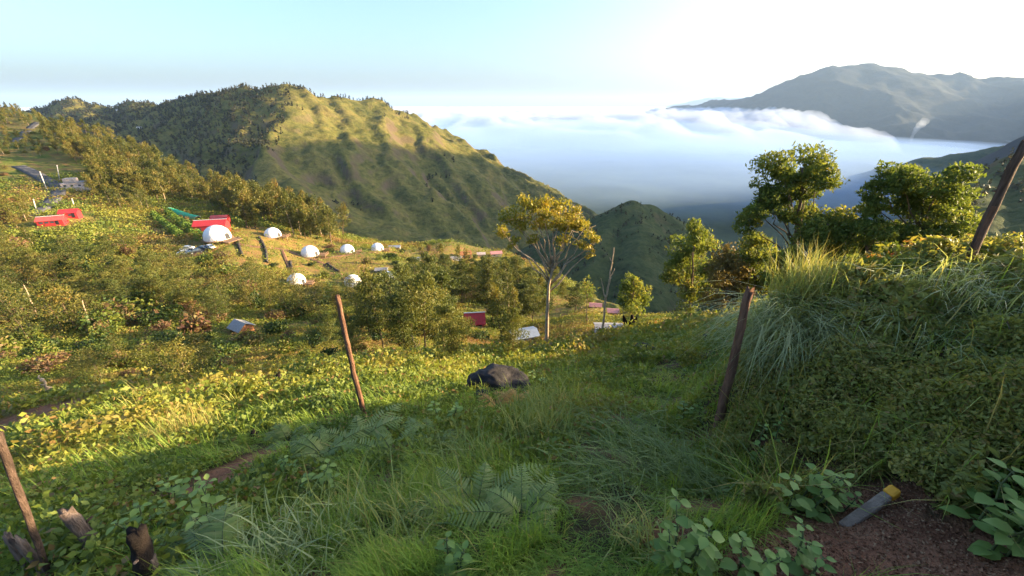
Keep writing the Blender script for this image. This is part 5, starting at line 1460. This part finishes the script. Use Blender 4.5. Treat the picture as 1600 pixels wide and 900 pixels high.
post("fence_post", (1118,682), (1171,452), None, .040, POST, "thick reddish-brown fence post with a jagged top, against the overgrown bank", "post", FG, bark=POSTD, r1=.028, ragged=.6)
post("fence_pole", (1492,462), (1604,222), 3.4, .029, POSTD, "grey-brown pole slanting out of the bank top at the right picture edge", "pole", FG, bark=POST, r1=.026)
post("fence_stump", (143,866), (104,802), None, .036, GREYW, "grey split stump with a chipped top in the lower left", "stump", FG, ragged=.5, bark=POSTD)
post("fence_stump", (240,905), (214,830), None, .038, CHAR, "blackened rounded stump at the bottom left, right of the grey split one", "stump", FG, ragged=.25, bark=GREYW)
post("fence_stump", (72,905), (24,843), None, .020, GREYW, "thin split stake in the lower left corner, in front of the grey stump", "stake", FG, ragged=.8, bark=POSTD)
post("fence_stump", (52,905), (10,838), None, .016, GREYW, "second thin split stake at the far lower left corner, left of its twin", "stake", FG, ragged=.8, bark=POSTD)
post("fence_pole", (80,905), (-6,676), None, .013, POSTD, "thin long pole leaning out of the left picture edge, lit near its top", "pole", FG, parts=False, r1=.015)
post("fence_stake", (437,602), (435,586), None, .10, CHAR, "small dark stake in the sunlit grass left of the long post", "stake", FG)
post("fence_stake", (396,690), (394,676), None, .05, CHAR, "tiny dark stake at the shade line, above the bare soil patch", "stake", FG)
# charred V-shaped stump
h = hit(982, 520); dep = project(h)[2]; s = dep / F_PX
o = empty("charred_stump", h); tag(o, "charred black stump splitting into two prongs like a V before the conical tree", "stump")
def off(px, py): q = ray(px, py); return CAM + q * (h[1] / q[1]) - h
m = MB(); m.tube([off(984, 528) - [0, 0, .3], off(983, 515), off(982, 507)], [9 * s, 8 * s, 7 * s], 10, jitter=.2); m.build("trunk", CHAR, o)
m = MB(); m.tube([off(981, 510), off(976, 502), off(974, 493)], [5 * s, 3.6 * s, 1.2 * s], 8, jitter=.25); m.build("prong", CHAR, o)
m = MB(); m.tube([off(983, 510), off(988, 502), off(987, 492)], [5 * s, 3.4 * s, 1.2 * s], 8, jitter=.25); m.build("prong", CHAR, o)
m = MB(); m.tube([off(988, 503), off(994, 499), off(994, 495)], [3 * s, 2.2 * s, .8 * s], 8, jitter=.25); m.build("prong", CHAR, o)

ROCK = plain_mat("dark_lichened_rock", (.035, .029, .028), .8, .3, 4, .3, (.009, .008, .008), 1.0)
def rock(name, px, py, w_, h_, label, seed, d=None):
    p = put(px, py, d); dep = project(p)[2]; s = dep / F_PX
    bm = bmesh.new(); bmesh.ops.create_icosphere(bm, subdivisions=5, radius=1.0)
    V = np.array([v.co for v in bm.verts]); rg_ = np.random.default_rng(seed)
    for _ in range(13):                                              # broken faces
        u = unit(1, rg_)[0]; k = rg_.uniform(.62, .9); dd = V @ u; V -= np.outer(np.maximum(dd - k, 0) * .85, u)
    V *= (1 + .20 * fbm(V[:, 0] * 1.7 + seed, V[:, 1] * 1.7 + V[:, 2] * 1.3, 4) + .07 * fbm(V[:, 0] * 6, V[:, 2] * 7 + V[:, 1] * 5, 3))[:, None]
    V *= [w_ * s / 2 * 1.08, w_ * s / 2 * .8, h_ * s * .78]
    for v, c in zip(bm.verts, V): v.co = c
    me = bpy.data.meshes.new(name); bm.to_mesh(me); bm.free(); me.materials.append(ROCK)
    me.polygons.foreach_set("use_smooth", [True] * len(me.polygons))
    o = link(name, me); o.location = p + [0, 0, h_ * s * .25]; o.rotation_euler = (0, 0, rg_.uniform(-.2, .2))
    return tag(o, label, "rock", "dark rocks on the slope")
rock("boulder", 784, 614, 94, 48, "big black boulder with dead ferns in front, middle of the slope", 3)
rock("boulder", 752, 622, 26, 14, "flat dark rock at the lower left foot of the big boulder", 4)
rock("boulder", 1004, 558, 42, 22, "half-buried grey rock in low scrub right of the middle", 5)
rock("boulder", 1108, 532, 24, 10, "small grey rock showing on the slope left of the jagged post's top", 8)

# leaning marker stone with a painted tip
f = hit(1326, 818); q = ray(1400, 765); t3 = CAM + q * ((f[1] + .10) / q[1]); v = t3 - f; L = np.linalg.norm(v)
o = empty("marker_stone", f); tag(o, "leaning grey concrete marker with a yellow-orange painted tip beside the bare red earth", "marker stone")
zq = Vector(v).to_track_quat('Z', 'Y').to_matrix().to_4x4()
MARK = plain_mat("marker_concrete", (.33, .255, .19), .9, .15, 14, .1, (.17, .125, .095), .8); YEL = plain_mat("yellow_orange_paint", (.80, .36, .03), .6, .12, 20, .3)
m = MB(); m.box((0, 0, L * .34), (.046, .046, L * .95), M=zq); m.build("shaft", MARK, o, bevel=.012)
m = MB(); m.box((0, 0, L * .905), (.049, .049, L * .19), M=zq); m.build("painted_tip", YEL, o, bevel=.012)

# smoke rising on the slope of the far mountain
def smoke():
    pts = [(1418,240),(1422,226),(1425,214),(1430,204),(1437,196),(1446,189)]; rad = [14, 18, 24, 34, 60, 80]
    c = [P(px, py, 4300) for px, py in pts]; c = np.array(c); t = np.linspace(0, 1, 26); s = np.linspace(0, 1, 6)
    cc = np.stack([np.interp(t, s, c[:, k]) for k in range(3)], -1); rr = np.interp(t, s, rad) * np.random.default_rng(4).uniform(.75, 1.3, 26) * .55
    V, Q, T = tube(cc, rr, 12, .2)
    tag(link("smoke", np_mesh("smoke", V, Q, T, volume_mat("smoke_vapour", (.9, .95, 1), .004))), kind="stuff")
smoke()

# ------------------------------------------------------------------ a label of its own for each of the many trees and shrubs
bpy.context.view_layer.update()
LAND = [(97,338,"the long red lodge"),(122,283,"the stepped white house"),(340,360,"the largest dome"),(427,363,"the highest dome"),(485,392,"the mid-turf dome"),(543,388,"the smallest back-row dome"),
 (605,386,"the grey back-row shed"),(464,435,"the sunk dome"),(552,437,"the decked dome"),(605,432,"the half-hidden dome"),(295,392,"the parked cars"),(288,335,"the green net tunnel"),(380,512,"the orange-walled hut"),
 (742,495,"the lone red-roofed house"),(815,525,"the bluish plastic shed"),(725,398,"the knoll's timber hut"),(548,560,"the long thin fence post"),(45,205,"the upper road"),(255,352,"the left hedge"),(30,262,"the road bend's outer end"),
 (80,610,"the bent pale trunks"),(210,640,"the glowing grass cushion"),(345,590,"the pale grass cushion"),(132,490,"the orange dead trunk"),(46,470,"the leaning dead stem"),(650,545,"the slim pale stem"),(850,440,"the golden umbrella tree"),
 (375,388,"the crooked stone wall"),(412,392,"the longer stone wall"),(521,420,"the slanting stone wall"),(945,440,"the leafless sapling"),(783,590,"the big boulder"),(983,505,"the charred stump"),(1004,548,"the half-buried rock"),(930,478,"the left pink-roofed hut"),(435,592,"the dark stake")]
ORD = "nearest,second,third,fourth,fifth,sixth,seventh,eighth,ninth,tenth,eleventh,twelfth,thirteenth,fourteenth,fifteenth,sixteenth,seventeenth,eighteenth,nineteenth,twentieth".split(",")
KINDW = {"eucalyptus_tree": "eucalyptus", "broadleaf_tree": "broad tree", "hillside_tree": "airy tree", "shrub": "shrub"}
slots = {}
for o, adj in AUTO:
    kind = o.name.split(".")[0]; px, py, dep = project(o.location)
    top = project(np.array(o.location) + [0, 0, (10 if kind != "shrub" else 1) * o.scale[2] * .6]); cx_, cy2 = top[0], top[1]
    best = min(LAND, key=lambda l: (l[0] - cx_) ** 2 + (l[1] - cy2) ** 2 * 1.4)
    ax_, ay_ = cx_ - best[0], cy2 - best[1]
    side = ("right of" if ax_ > 0 else "left of") if abs(ax_) > 1.2 * abs(ay_) else ("above" if ay_ < 0 else "below")
    slots.setdefault((kind, best[2], side), []).append((ax_ ** 2 + ay_ ** 2, o, adj, dep))
for (kind, lm, side), v in slots.items():
    v.sort(key=lambda q: q[0])
    for i, (_d, o, adj, dep) in enumerate(v):
        rank = ORD[i] if i < len(ORD) else f"{i + 1}th"
        near = "nearest" if i == 0 else rank + " nearest"
        o["label"] = f"{adj} {KINDW[kind]} {side} {lm}, {near} of its kind there"
